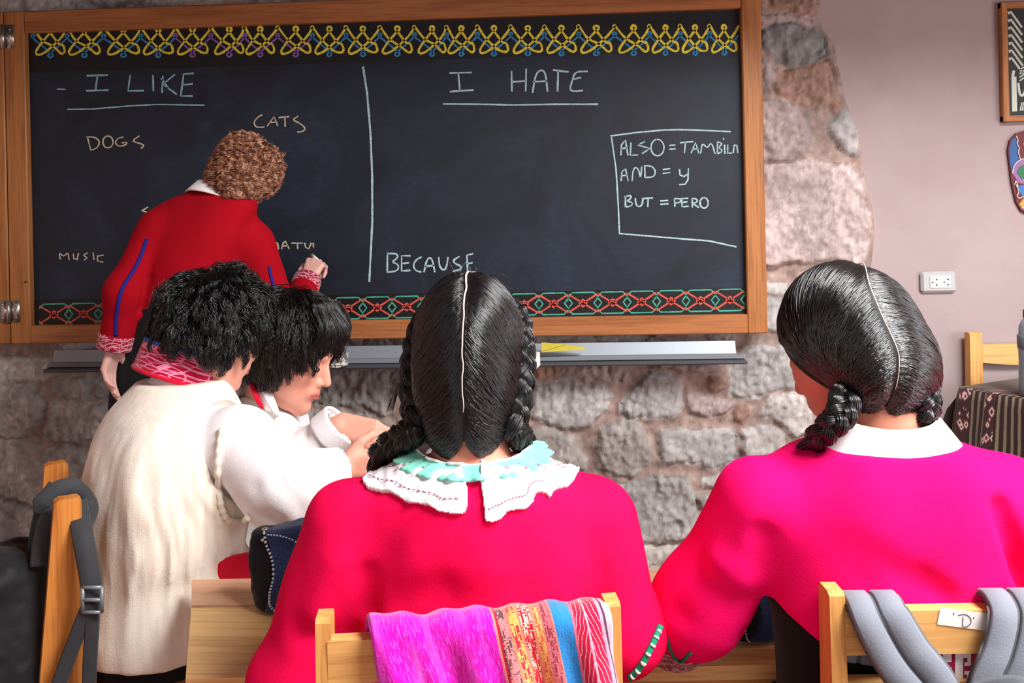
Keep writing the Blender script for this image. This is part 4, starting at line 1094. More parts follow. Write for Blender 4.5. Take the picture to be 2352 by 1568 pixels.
for i in range(nu):
    u = i / (nu - 1); x = xa + (xb - xa) * u
    for j in range(nv):
        q = j / (nv - 1)
        lift = .006 + .006 * math.sin(u * 19) * (1 - u) + .004 * math.sin(u * 41 + 1)
        top = zr1C + .004 + lift * .5 + .006 * u
        s = q * .50 - .16                               # arc length: front side, over the rail, rear side
        if s < -.012: y, z = .006 + .002 * math.sin(u * 20), top + s + .012
        elif s < .024: a_ = (s + .012) / .036 * math.pi; y, z = -.018 + .024 * math.cos(a_), top + .010 * math.sin(a_)
        else:
            d = s - .024
            y = -.042 - .012 * min(1, d / .1) - .008 * math.sin(u * 15 + d * 6) * min(1, d / .06) - .005 * math.sin(u * 37 - d * 9) * min(1, d / .06); z = top - d
        dx = max(0, s) * (.34 - .20 * u) + (.004 * math.sin(q * 23) if u < .02 or u > .98 else 0)
        G_[i, j] = (x + dx, y, z)
V, FC, UV = sheet(G_, .005)
tag(obj('carrying_cloth', mC(V), FC, M['carrying_cloth'], uv=UV), 'magenta woven cloth with patterned stripes hung over the centre chair back', 'cloth')

# ------------------------------------------------------------------ soft bags by distance shapes
def rbox(P, c, d, r, R=None):
    q = P - np.asarray(c, float)
    if R is not None: q = q @ R
    a = np.abs(q) - (np.asarray(d) / 2 - r)
    return np.linalg.norm(np.maximum(a, 0), axis=1) + np.minimum(a.max(1), 0) - r
def pencil_case(ctr, rz, s, label, seam_px=None):
    Rm = rotz(rz); H, Wd, Dp = .150 * s, .150 * s, .085 * s
    def f(P):
        q = (P - ctr) @ Rm
        k = np.clip(q[:, 2] / H, 0, 1)
        b = .78 + .32 * np.sin(np.clip(k * 1.25, 0, 1) * math.pi) * (1 - .25 * k)
        a = np.stack([np.abs(q[:, 0]) / (Wd / 2 * (.86 + .14 * np.sin(k * math.pi))), np.abs(q[:, 1]) / (Dp / 2 * b)], 1)
        rr = (a[:, 0] ** 3.4 + a[:, 1] ** 2.6) ** (1 / 3.0)
        d = (rr - 1) * Dp / 2 * .8
        d = smax(d, np.maximum(q[:, 2] - H - .006 * s * np.sin(q[:, 0] * 40 / s), -q[:, 2]), .014 * s)
        return d + .0018 * fbm(P, 38, 2, 5)
    seamx = lambda P: ((P - ctr) @ Rm)[:, 0] + Wd * .20 - .016 * s * np.sin(np.clip(((P - ctr) @ Rm)[:, 2] / H, 0, 1) * 4.2 - .5)
    Bx = .11 * s
    T_ = thing('pencil_case', tuple(ctr), label, 'pencil case')
    lo, hi = ctr - [Bx, Bx, .01], ctr + [Bx, Bx, .17 * s]
    V, FC = nets(lambda P: np.maximum(f(P), -seamx(P)), lo, hi, .0028); obj('denim_body', V, FC, M['denim'], T_)
    V, FC = nets(lambda P: np.maximum(f(P) + .0006, seamx(P)), lo, hi, .0028); obj('end_panel', V, FC, M['denim_black'], T_)
    return T_, f, Rm
pc = onZ(642, 1398, .6555) + np.array([.022, .0, 0])
PCT, pf, pR = pencil_case(pc, math.radians(-8), 1.0, 'denim pencil case with black end and white stitching on the desk corner')
sp = [(607, 1222), (612, 1250), (622, 1275), (628, 1300), (628, 1330), (622, 1352), (619, 1372), (621, 1390), (634, 1402), (655, 1407), (685, 1408), (705, 1405)]
L_ = catmull(np.array([[x, y, 0] for x, y in sp]), 64)
Pm, ok = march(pf, L_[:, 0], L_[:, 1], 1.2); Nn = grad(pf, Pm)
m = MB()
for i in range(0, len(Pm) - 1, 2):
    if ok[i] and ok[i + 1]: m.tube([Pm[i] + Nn[i] * .0012, Pm[i + 1] + Nn[i + 1] * .0012], .0022, 6)
L_ = catmull(np.array([[x, y, 0] for x, y in [(615, 1228), (640, 1230), (665, 1236), (690, 1250), (700, 1256)]]), 30)
Pm, ok = march(pf, L_[:, 0], L_[:, 1], 1.2); Nn = grad(pf, Pm)
for i in range(0, 29, 2):
    if ok[i] and ok[i + 1]: m.tube([Pm[i] + Nn[i] * .001, Pm[i + 1] + Nn[i + 1] * .001], .0014, 6)
m.build('stitching', M['thread'], PCT)
Pm, ok = march(pf, [609, 604], [1216, 1240], 1.2); Nn = grad(pf, Pm)
for p, n_, r_ in zip(Pm, Nn, (.0055, .0035)):
    m = MB(); m.tube([p - n_ * .001, p + n_ * .002, p + n_ * .0035], [r_, r_, r_ * .4], 12); m.build('rivet', M['steel'], PCT)
pc2 = onZ(1752, 1478, .6505)
P2, pf2, _ = pencil_case(pc2 + [0, .02, 0], math.radians(10), .62, 'small blue denim case between the rose jumper\'s left arm and side')
L_ = catmull(np.array([[x, y, 0] for x, y in [(1712, 1410), (1712, 1440), (1718, 1470), (1745, 1482), (1775, 1478)]]), 40)
Pm, ok = march(pf2, L_[:, 0], L_[:, 1], 1.2); Nn = grad(pf2, Pm); m = MB()
for i in range(0, 39, 2):
    if ok[i] and ok[i + 1]: m.tube([Pm[i] + Nn[i] * .001, Pm[i + 1] + Nn[i + 1] * .001], .0013, 6)
if m.n: m.build('stitching', M['thread'], P2)

# black pouch the boys reach into, with a red pen in it
pcx = pt(806, 1150, 1.80)
PO = thing('open_pouch', tuple(pcx - [0, 0, .12]), 'black open pouch at the hands beyond the white sleeve', 'pouch')
Rp = rotz(math.radians(-20))
def fpo(P): 
    q = (P - pcx) @ Rp
    d = ell(P, pcx - [0, 0, .02], (.062, .045, .11), Rp)
    d = smax(d, q[:, 2] - .055 + q[:, 0] * .5, .006)
    return np.maximum(d, -ell(P, pcx + [0, 0, .045], (.05, .034, .05), Rp)) + .002 * fbm(P, 30, 2, 3)
V, FC = nets(fpo, pcx - .14, pcx + .14, .003); obj('pouch_body', V, FC, M['black_nylon'], PO)
a_ = np.linspace(0, 2 * np.pi, 40)
ring = np.stack([.054 * np.cos(a_), .04 * np.sin(a_), .052 - .5 * .054 * np.cos(a_)], 1) @ Rp.T + pcx
m = MB(); m.tube(ring, .0035, 8, False); m.build('zip_edge', M['webbing'], PO)
a, b = pt(836, 1062, 1.79), pt(834, 1150, 1.80)
PN = thing('marker_pen', tuple(b), 'red marker pen sticking out of the black pouch', 'pen')
m = MB(); m.tube([b, b + (a - b) * .8], .0065, 12); m.build('pen_barrel', M['red_cloth'], PN)
m = MB(); m.tube([b + (a - b) * .8, b + (a - b) * .92, a], [.0062, .005, .0022], 12); m.build('pen_tip', plain('pen_red', C(196, 20, 50), .4, .4), PN)

# ------------------------------------------------------------------ black backpack hung on the left chair
bpc = pt(30, 1530, 1.67); RbL = rotz(rzL)
BP = thing('backpack', (bpc[0], bpc[1], .27), 'black backpack hanging from the orange wooden chair by its straps', 'backpack')
def fbp(P):
    q = (P - bpc) @ RbL
    top = np.clip((q[:, 2] - .05) / .2, 0, 1)
    d = rbox(np.stack([q[:, 0] / (1 - .18 * top), q[:, 1] / (1 - .3 * top), q[:, 2]], 1), (0, -.005, 0), (.27, .19, .44), .07)
    d = smin(d, ell(P, bpc + RbL @ np.array([.0, -.11, -.07]), (.11, .05, .12), RbL), .03)
    d = smin(d, ell(P, bpc + RbL @ np.array([.06, -.04, .20]), (.075, .07, .045), RbL), .03)
    return d + .012 * fbm(P * [1, 1, .4], 13, 3, 8) + .003 * fbm(P, 50, 2, 9)
V, FC = nets(fbp, bpc - [.27, .27, .32], bpc + [.27, .27, .32], .006); obj('bag_body', V, FC, M['black_nylon'], BP)
m = MB(); zz_ = []
for a in np.linspace(-1, 1, 26):
    p = bpc + RbL @ np.array([a * .10, -.3, .10 - .13 * a * a + .05]); zz_.append(p)
zz_ = project(fbp, np.array(zz_), .001, 8); m.tube(zz_, .004, 6); m.build('zip_line', M['dark_metal'], BP)
def strap(name, pts, wd, th, mat, par, nrm=None):
    P = catmull(np.array(pts), 40)
    view = CAM - P; view /= np.linalg.norm(view, axis=1, keepdims=True)
    m = MB(); m.ribbon(P, view if nrm is None else nrm, wd, th); return m.build(name, mat, par)
yb = .055
strap('shoulder_strap', [pt(92, 1300, 1.60), pt(98, 1240, 1.62), pt(118, 1165, 1.63), mL([.09, -.05, .82]), mL([.09, -.018, .845]), mL([.087, .01, .838]), mL([.09, .03, .80]), pt(184, 1215, 1.585)], .034, .006, M['webbing'], BP)
strap('shoulder_strap', [pt(176, 1150, 1.63), pt(190, 1230, 1.575), pt(205, 1310, 1.56), pt(214, 1375, 1.555)], .036, .008, M['webbing'], BP)
strap('adjuster_strap', [pt(214, 1375, 1.552), pt(211, 1450, 1.55), pt(206, 1530, 1.55), pt(203, 1640, 1.55)], .024, .003, M['webbing'], BP)
strap('adjuster_strap', [pt(206, 1385, 1.548), pt(180, 1450, 1.545), pt(150, 1530, 1.54), pt(110, 1640, 1.53)], .026, .003, M['webbing'], BP)
strap('grab_loop', [pt(76, 1275, 1.66), pt(84, 1215, 1.66), pt(100, 1150, 1.70), pt(124, 1110, 1.74)], .022, .004, M['webbing'], BP)
m = MB(); c = pt(212, 1377, 1.542); S1, S2 = rt, up
bk = lambda du, dv: c + S1 * du + S2 * dv
for du in (-.017, .017): m.tube([bk(du, -.022), bk(du, .022)], .0035, 8)
for dv in (-.022, 0, .022): m.tube([bk(-.017, dv), bk(.017, dv)], .0035, 8)
m.build('buckle', M['grey_metal'], BP)

# ------------------------------------------------------------------ grey backpack hung on the right chair
gc = mR([.0, -.145, .53]); RbR = rotz(rzR)
GB_ = thing('backpack', (gc[0], gc[1], .3), 'grey backpack hung by two wide straps on the labelled chair', 'backpack')
def fgb(P):
    q = (P - gc) @ RbR
    top = np.clip((q[:, 2] - .02) / .22, 0, 1)
    d = rbox(np.stack([q[:, 0] / (1 - .25 * top ** 2), q[:, 1] / (1 - .25 * top), q[:, 2]], 1), (0, 0, 0), (.30, .17, .46), .065)
    return d + .006 * fbm(P, 12, 3, 18)
V, FC = nets(fgb, gc - [.2, .16, .26], gc + [.2, .16, .26], .006); obj('bag_body', V, FC, M['strap_dark'], GB_)
def rail_strap(xt, xb, z0, wd):
    """over the rail from its far side and down the near side"""
    P = []
    for s in np.linspace(0, 1, 9): P.append(mR([xt, .012 - .05 * s * 0, topr - .10 * (1 - s)]))
    return P
topr = pt(2130, 1374, 1.095)[2] + .004
def wide_strap(pxt, pxb, name):
    q0, q1 = onrail(pxt, 1368), onrail(pxb, 1568)
    x0_, x1_ = q0[0], q1[0]
    pts_ = [[x0_ - (x1_ - x0_) * .2, .0, topr - .08], [x0_, .006, topr - .012], [x0_, -.004, topr + .008], [x0_, -.024, topr + .009], [x0_ + (x1_ - x0_) * .06, -.042, topr - .008], [x0_ + (x1_ - x0_) * .45, -.05, topr - .05], [x1_, -.055, q1[2]], [x1_ + (x1_ - x0_) * .25, -.07, q1[2] - .05]]
    P = catmull(np.array(pts_), 60)
    T, N, B = frames(P, None)
    X = np.array([1.0, 0, 0])
    S = X - T * (T @ X)[:, None]; S /= np.linalg.norm(S, axis=1, keepdims=True)
    N = np.cross(S, T); N = N * np.sign(N @ np.array([0, -1.0, .6]))[:, None]
    mb = MB(); mb2 = MB()
    for off, w_ in ((-.0175, .033), (.0175, .033)):
        mb.ribbon(mR(P + S * off), N @ rotz(rzR).T, w_, .004)
    mb2.ribbon(mR(P - N * .001), N @ rotz(rzR).T, .073, .0012)
    o = mb.build(name, M['strap_grey'], GB_); mb2.build('strap_backing', M['strap_dark'], o)
wide_strap(2008, 2118, 'shoulder_strap'); wide_strap(2330, 2262, 'shoulder_strap')
m = MB(); hl = [mR([x, -.075 - .02 * (1 - abs(x) / .05), .755 + .025 * (1 - (x / .05) ** 2)]) for x in np.linspace(-.05, .05, 15)]
m.ribbon(hl, np.array([0, -1, .2]), .03, .006); m.build('grab_loop', M['strap_dark'], GB_)
# ------------------------------------------------------------------ people: heads, hands, hair
def frame_from(fwd, upv=(0, 0, 1)):
    f = np.array(fwd, float); f /= np.linalg.norm(f)
    r = np.cross(f, np.array(upv, float)); r /= np.linalg.norm(r)
    return np.stack([r, f, np.cross(r, f)], 1)          # columns: right, forward, up
class Head:
    def __init__(s, c, fwd, upv=(0, 0, 1), k=1.0, jaw=1.0, lids=True):
        s.c = np.array(c, float); s.R = frame_from(fwd, upv); s.k = k; s.jaw = jaw
    def loc(s, P): return (P - s.c) @ s.R / s.k
    def w(s, q): return np.asarray(q, float) * s.k @ s.R.T + s.c
    def sdf(s, P):
        q = s.loc(P); j = s.jaw
        x = np.abs(q[:, 0]); m = np.stack([x, q[:, 1], q[:, 2]], 1)
        d = ell(q, (0, -.010, .030), (.073, .092, .084))
        d = smin(d, ell(q, (0, .030, -.028), (.058 * j, .058, .082)), .025)
        d = smin(d, ell(q, (0, .046, -.082), (.036 * j, .036, .030)), .024)
        d = smin(d, cap(q, (0, .072, -.098), (0, .068, -.104), .016, .014), .016)
        d = smin(d, cap(m, (.036, .058, -.012), (.052, .030, -.022), .019, .014), .022)       # cheek bones
        d = smin(d, cap(m, (.012, .080, .030), (.040, .066, .032), .010, .009), .014)         # brow
        d = smax(d, -ell(m, (.031, .096, .010), (.017, .016, .011)), .010)                    # eye sockets
        d = smin(d, np.linalg.norm(m - np.array([.031, .0715, .008]), axis=1) - .0125, .003)  # lids over the eyeballs
        d = smin(d, cap(q, (0, .083, .016), (0, .103, -.024), .0075, .0105), .010)            # nose
        d = smin(d, np.linalg.norm(m - np.array([.0105, .090, -.029]), axis=1) - .0085, .006)
        d = smin(d, ell(q, (0, .079, -.052), (.026, .016, .020)), .012)                       # muzzle
        d = smin(d, cap(m, (0, .0945, -.0535), (.018, .087, -.0555), .0048, .0028), .003)
        d = smin(d, cap(m, (0, .0935, -.0635), (.016, .086, -.0615), .0055, .0030), .003)
        d = smax(d, -cap(m, (0, .1005, -.0582), (.020, .0885, -.0585), .0016, .0012), .002)   # mouth line
        e = ell(m, (.076, -.012, .000), (.009, .019, .031))
        e = smax(e, -ell(m, (.084, -.008, .003), (.008, .011, .019)), .004)
        d = smin(d, e, .006)
        return d * s.k
    def lipcol(s, P):
        q = s.loc(P); x = np.abs(q[:, 0]); m = np.stack([x, q[:, 1], q[:, 2]], 1)
        l = np.minimum(cap(m, (0, .0945, -.0535), (.018, .087, -.0555), .0055, .0035), cap(m, (0, .0935, -.0635), (.016, .086, -.0615), .006, .0035))
        f = np.clip(1 - l / .0025, 0, 1)[:, None]
        ch = np.exp(-((x - .045) ** 2 + (q[:, 1] - .06) ** 2 + (q[:, 2] + .03) ** 2) / .024 ** 2)[:, None]
        c = np.ones((len(P), 3)) * (1 - f) + np.array([.80, .50, .50]) * f
        mouth = np.clip(1 - np.abs(cap(m, (0, .099, -.0582), (.020, .088, -.0585), .0012, .001)) / .0016, 0, 1)[:, None]
        c = c * (1 - mouth * .5)
        return c * (1 - .14 * ch * np.array([0, 1.0, .9]))
    def hcap(s, r=(.082, .104, .096), cc=(0, -.010, .034), n=(0, .82, -.57), cut=.030, nape=-.075, low=None):
        """scalp volume under the hair and the test of where hair grows"""
        def f(P):
            q = s.loc(P)
            d = ell(q, cc, r)
            d = smin(d, ell(q, (0, -.045, -.03), (r[0] * .82, r[1] * .55, .06)), .03)
            if low: d = smin(d, ell(q, low[0], low[1]), .03)
            return d * s.k
        def cutf(P):
            q = s.loc(P); a = q @ np.array(n) - cut; a = np.maximum(a, nape - q[:, 2])
            return a * s.k
        return f, cutf

def hand_caps(O, X, Yt, s=1.0, curl=(.5, .7, .5), spread=.0, thumb=.6, side=1, fing=None):
    """O wrist, X along the palm, Yt towards the thumb; list of capsules, fingers separate and bent"""
    X = np.array(X, float); X /= np.linalg.norm(X)
    Yt = np.array(Yt, float); Yt = Yt - X * (X @ Yt); Yt /= np.linalg.norm(Yt)
    Z = np.cross(X, Yt) * side                           # back of the hand
    g = lambda a, b, c: np.array(O) + s * (a * X + b * Yt + c * Z)
    out = []
    ys = (.027, .009, -.009, -.025); ln = (.040, .044, .041, .032); kx = (.082, .085, .081, .073)
    for i in range(4):
        out.append((g(.0, ys[i] * .45, 0), g(kx[i], ys[i], .002), .0135 * s, .0098 * s, .010))
        a = 0; p = g(kx[i], ys[i], .002); L = ln[i] * s; r = (.0092, .0092, .0086, .0078)[i] * s
        c3 = fing[i] if fing else curl
        for k_, (c_, f_) in enumerate(zip(c3, (1, .66, .5))):
            a += c_; d = math.cos(a) * X - math.sin(a) * Z + (spread * ys[i] / .03) * Yt
            e = p + d / np.linalg.norm(d) * L * f_
            out.append((p, e, r, r * .90, .003)); p = e; r *= .90
    b0, b1 = g(.018, .018, -.006), g(.050, .046, -.016)
    out.append((b0, b1, .0145 * s, .0112 * s, .010))
    d1 = math.cos(thumb) * X - math.sin(thumb) * .55 * Z + (.45 - thumb * .5) * Yt; d1 /= np.linalg.norm(d1)
    b2 = b1 + d1 * .030 * s; d2 = d1 - .35 * Yt - .2 * Z; d2 /= np.linalg.norm(d2); b3 = b2 + d2 * .024 * s
    out += [(b1, b2, .0108 * s, .0098 * s, .004), (b2, b3, .0098 * s, .0082 * s, .003)]
    return out
def caps_sdf(L):
    def f(P):
        d = np.full(len(P), 1.0)
        for a, b, ra, rb, k in L: d = smin(d, cap(P, a, b, ra, rb), k)
        return d
    return f
def bounds(pts, pad): 
    p = np.array(pts, float).reshape(-1, 3); return p.min(0) - pad, p.max(0) + pad
def join(parts):
    V, FC, n = [], [], 0
    for v, f in parts: V.append(v); FC.append(f + n); n += len(v)
    return np.vstack(V), np.vstack(FC)

def body_mesh(name, head, neck, limbs, hands, mat, parent, torso=None):
    """one continuous skin mesh: head, neck, trunk, arms, legs, hands"""
    allp = [head.c] + [p for l in limbs for p in (l[0], l[1])]
    hc = [caps_sdf(h) for h in hands]
    def f(P):
        d = head.sdf(P)
        d = smin(d, cap(P, neck[0], neck[1], neck[2], neck[3]), .018)
        for l in limbs: d = smin(d, cap(P, *l[:4]), .03 if len(l) < 5 else l[4])
        if torso is not None: d = smin(d, torso(P), .03)
        return d
    def fall(P):
        d = f(P)
        for h in hc: d = smin(d, h(P), .006)
        return d
    lo, hi = bounds(allp, .17)
    V, FC = nets(fall, lo, hi, .0038)
    return V, FC, fall

def strands(name, P, rad, mat, parent, tip=.25):
    """hair as curves: P (n,k,3)"""
    P = np.asarray(P, np.float32); n, k = P.shape[:2]
    root = parent
    while root.parent is not None: root = root.parent
    P = P - ORIGIN[root.name].astype(np.float32)
    hc = bpy.data.hair_curves.new(name)
    hc.add_curves([k] * n)
    hc.position_data.foreach_set('vector', P.reshape(-1))
    r = np.linspace(1, tip, k) ** .8
    rr = (np.broadcast_to(rad, (n,))[:, None] * r[None]).astype(np.float32).reshape(-1)
    a = hc.attributes.get('radius') or hc.attributes.new('radius', 'FLOAT', 'POINT')
    a.data.foreach_set('value', rr)
    hc.materials.append(mat)
    o = bpy.data.objects.new(name, hc); SC.collection.objects.link(o); o.parent = parent
    return o
def smooth_k(P, it=1):
    for _ in range(it): P[:, 1:-1] = (P[:, :-2] + 2 * P[:, 1:-1] + P[:, 2:]) / 4
    return P

def locks(head, f, cutf, nl, per, length, crown, seed, wave=.0, lift=.018, curlr=0., curln=3., spread=.011, down=.55, k=14, fringe=0.0, swirl=.5, lift_var=1.0, keep=None):
    """clumped tousled hair growing from the scalp surface f"""
    R = np.random.default_rng(seed)
    lo, hi = head.c - .16 * head.k, head.c + .16 * head.k
    S = []
    while len(S) < nl:
        d = R.normal(size=(4000, 3)); d /= np.linalg.norm(d, axis=1, keepdims=True)
        p = head.c + head.w([0, -.012, .02]) * 0 + (head.w([0, -.012, .02]) - head.c) + d * .09
        p = project(f, p, 0, 5); p = p[cutf(p) < 0]
        if keep is not None: p = p[keep(head.loc(p))]
        S += list(p)
    S = np.array(S[:nl]); cr = head.w(crown)
    dwn = -head.R[:, 2] * .6 + np.array([0, 0, -.4])
    fr = head.R[:, 1]
    n = len(S); L = length * R.uniform(.7, 1.15, n); step = L / (k - 1)
    P = np.zeros((n, k, 3)); p = S.copy(); P[:, 0] = p
    lf = lift * R.uniform(1 - .7 * lift_var, 1 + .3 * lift_var, n)
    ph = R.uniform(0, 6.28, n)
    for i in range(1, k):
        N = grad(f, p)
        away = p - cr; away -= N * (away * N).sum(1, keepdims=True); la = np.linalg.norm(away, axis=1, keepdims=True); away /= la + 1e-9
        g = away * 1.0 + dwn * down
        sw = np.stack([vnoise(p - head.c, 26, seed + 1 + c) for c in range(3)], 1)
        g = g + sw * swirl
        tw = np.cross(N, g) * (wave * np.sin(ph + i * 1.1))[:, None]
        g = g + tw
        g -= N * (g * N).sum(1, keepdims=True) * .85; g /= np.linalg.norm(g, axis=1, keepdims=True) + 1e-9
        p = p + g * step[:, None]
        t = i / (k - 1)
        off = lf * math.sin(min(1, t * 1.25) * math.pi / 2)
        dist = f(p); N = grad(f, p)
        p = p + N * np.clip(off - dist, -.006, .02)[:, None]
        P[:, i] = p
    if curlr:
        T = np.gradient(P, axis=1); T /= np.linalg.norm(T, axis=2, keepdims=True) + 1e-9
        A = np.cross(T, np.array([.3, .5, .8])); A /= np.linalg.norm(A, axis=2, keepdims=True) + 1e-9; Bv = np.cross(T, A)
        a = ph[:, None] + np.linspace(0, 1, k)[None] * curln * 6.28 * R.uniform(.8, 1.2, (n, 1))
        w_ = np.minimum(1, np.linspace(0, 1, k) * 2.2)[None]
        P = P + (A * (np.cos(a) * w_)[..., None] + Bv * (np.sin(a) * w_)[..., None]) * curlr
    else: P = smooth_k(P, 1)
    o = R.normal(size=(n, per, 1, 3)) * spread * .5
    tt = np.linspace(0, 1, k)[None, None, :, None]
    Q = P[:, None] + o * (1 - .72 * tt) + R.normal(size=(n, per, k, 3)).cumsum(2) * .0005
    return Q.reshape(-1, k, 3)

def seat_legs(hip, yaw, spread_=.09, thigh=.40, knee_z=None, foot_fwd=.02):
    """limbs of a seated person: hip joint centre on the seat, legs forward and down to the floor"""
    f = np.array([-math.sin(yaw), math.cos(yaw), 0]); r = np.array([math.cos(yaw), math.sin(yaw), 0]); L = []; feet = []
    for s in (-1, 1):
        h = np.array(hip) + r * s * spread_; kn = h + f * thigh + r * s * .02; kn[2] = hip[2] - .02
        an = kn + f * foot_fwd; an[2] = .085
        L += [(h, kn, .075, .055), (kn, an, .05, .036), (an, an + f * .13 - [0, 0, .05], .036, .028)]
        feet.append((an, f))
    return L, feet
def shoes(feet, par, mat):
    for an, f in feet:
        g = lambda P: smax(smin(cap(P, an - [0, 0, .035] - f * .03, an + f * .14 - [0, 0, .05], .048, .040), cap(P, an - [0, 0, .02], an + [0, 0, .02], .05), .03), .004 - P[:, 2], .004)
        V, FC = nets(g, *bounds([an - f * .1, an + f * .2 + [0, 0, .06], an - [0, 0, .08]], .08), .008); obj('shoe', V, FC, mat, par)
def folds(P, lines):
    """valleys and ridges of cloth along given lines: (a, b, width, depth)"""
    d = 0
    for a, b, w_, h in lines: d = d + h * np.exp(-(cap(P, a, b, 0) / w_) ** 2)
    return d

def braid_path(pts, n=160): return catmull(np.array(pts), n)
def braid(name, pts, wd, mat, parent, out, turns, taper=(1, .7), nh=90, seed=1):
    """three-strand plait along a path; out = direction facing away from the head"""
    P = braid_path(pts); n = len(P); T, N, B = frames(P)
    o = np.array(out, float); o = o - T * (T @ o)[:, None]; o /= np.linalg.norm(o, axis=1, keepdims=True)
    s = np.cross(T, o); t = np.linspace(0, 1, n)
    wv = wd * (taper[0] + (taper[1] - taper[0]) * t)
    mb = MB(); H = []; R = np.random.default_rng(seed)
    for k_ in range(3):
        ph = t * turns * 2 * np.pi + k_ * 2 * np.pi / 3
        c = P + s * (np.sin(ph) * wv * .50)[:, None] + o * (np.sin(2 * ph) * wv * .26)[:, None]
        mb.tube(c, wv * .44, 12, True, ry=wv * .44)
        Tc, Nc, Bc = frames(c)
        for _ in range(nh):
            a = R.uniform(0, 6.28); rr = .46 + R.uniform(-.05, .06)
            aa = a + t * R.uniform(-1.5, 1.5)
            h = c + (Nc * np.cos(aa)[:, None] + Bc * np.sin(aa)[:, None]) * (wv * rr)[:, None]
            H.append(h[::3])
    ob = mb.build(name, M['hair_cap_dark'], parent)
    strands('braid_strands', np.array(H), .00075, mat, ob, .6)
    return ob
def ring_band(name, ringf, n, widths, mat, par, th=.003, wav=0, closed=True, uvs=None):
    """band swept round: ringf(a) gives (bottom, top) points"""
    G_ = []
    for a in np.linspace(0, 2 * np.pi if closed else 1, n):
        b, tp_ = ringf(a); m_ = 8
        G_.append([b + (tp_ - b) * j / (m_ - 1) for j in range(m_)])
    V, FC, UV = sheet(np.array(G_), th)
    return obj(name, V, FC, mat, par, uv=UV)
def decal(name, f, pts, mat, par, off=.004, near=.7, res=2.2, wob=0.0, bump=None, maxd=None):
    """cloth piece lying on a garment, cut to an outline seen in the photograph"""
    pts = np.array(pts, float)
    x0, y0 = pts.min(0); x1, y1 = pts.max(0)
    nxx, nyy = int((x1 - x0) / res) + 2, int((y1 - y0) / res) + 2
    X, Y = np.meshgrid(x0 + np.arange(nxx) * res, y0 + np.arange(nyy) * res, indexing='ij')
    sdp = poly_sd(X.ravel(), Y.ravel(), [tuple(p) for p in pts])
    Xr, Yr = X.ravel().copy(), Y.ravel().copy()
    # pull outside border points back to the outline
    inside = sdp < res * .9
    Pm, ok = march(f, Xr, Yr, near)
    good = inside & ok
    Nn = grad(f, Pm)
    h = off + (0 if bump is None else bump(Pm, -sdp))
    Pt = Pm + Nn * np.atleast_1d(h)[:, None] if np.ndim(h) else Pm + Nn * h
    ix = np.arange(nxx * nyy).reshape(nxx, nyy)
    Q = np.stack([ix[:-1, :-1], ix[1:, :-1], ix[1:, 1:], ix[:-1, 1:]], -1).reshape(-1, 4)
    Q = Q[good[Q].all(1)]
    if maxd: 
        e = np.linalg.norm(Pt[Q] - Pt[Q][:, [1, 2, 3, 0]], axis=2).max(1); Q = Q[e < maxd]
    used = np.unique(Q); mp = -np.ones(len(Pt), int); mp[used] = np.arange(len(used))
    A = Pt[used]; Bk = Pm[used] - Nn[used] * .001; n = len(used); Q = mp[Q]
    # closed slab
    ed = {}
    for q in Q:
        for i in range(4):
            a, b = int(q[i]), int(q[(i + 1) % 4])
            if (b, a) in ed: del ed[(b, a)]
            else: ed[(a, b)] = 1
    FC = [tuple(q[::-1]) for q in Q] + [tuple(q + n) for q in Q] + [(a, b, b + n, a + n) for a, b in ed]
    uv = np.stack([(Xr[used] - x0) / (x1 - x0), (Yr[used] - y0) / (y1 - y0)], 1)
    return obj(name, np.vstack([A, Bk]), FC, mat, par, uv=np.vstack([uv, uv]))

# ================================================================== girl in the middle: white lace collar, two braids
cx, cy = pt(1085, 1200, 1.215)[:2]
lof = Loft([(cx, cy, .42, .185, .15), (cx, cy, .55, .17, .13), (cx, cy, .68, .155, .118), (cx, cy, .79, .165, .118), (cx, cy, .88, .184, .112), (cx, cy + .003, .945, .172, .098), (cx, cy + .006, .978, .118, .078), (cx, cy + .01, 1.005, .068, .06), (cx, cy + .012, 1.03, .05, .05)])
shL, elL, wrL = pt(808, 1215, 1.215), pt(690, 1570, 1.20), pt(880, 1400, 1.44)
shR, elR, wrR = pt(1362, 1195, 1.23), pt(1424, 1440, 1.22), pt(1400, 1404, 1.46)
G1 = thing('person', (cx, cy, .45), 'person from behind in crimson jumper with wide white lace collar and two side braids', 'person')
hd1 = Head(pt(1078, 838, 1.285), (0, .93, -.36), k=.97)
hipz = .53
legs1, feet1 = seat_legs((cx, cy + .02, hipz), 0.0, .085, .36)
nk1 = (np.array([cx, cy + .02, .96]), hd1.w([0, -.03, -.06]), .053, .05)
limbs1 = [(shL, elL, .045, .036), (elL, wrL, .034, .026), (shR, elR, .045, .036), (elR, wrR, .034, .026)] + legs1
hands1 = [hand_caps(wrL, wrR - wrL + [0, .25, 0], (.2, .2, 1), .92, side=-1), hand_caps(wrR, wrL - wrR + [-.1, .3, 0], (-.2, .2, 1), .92, side=1)]
V, FC, fb1 = body_mesh('body', hd1, nk1, limbs1, hands1, None, G1, lambda P: lof(P, -.03))
obj('body', V, FC, M['skin_girl'], G1, col=hd1.lipcol(V))
shoes(feet1, G1, M['black'])
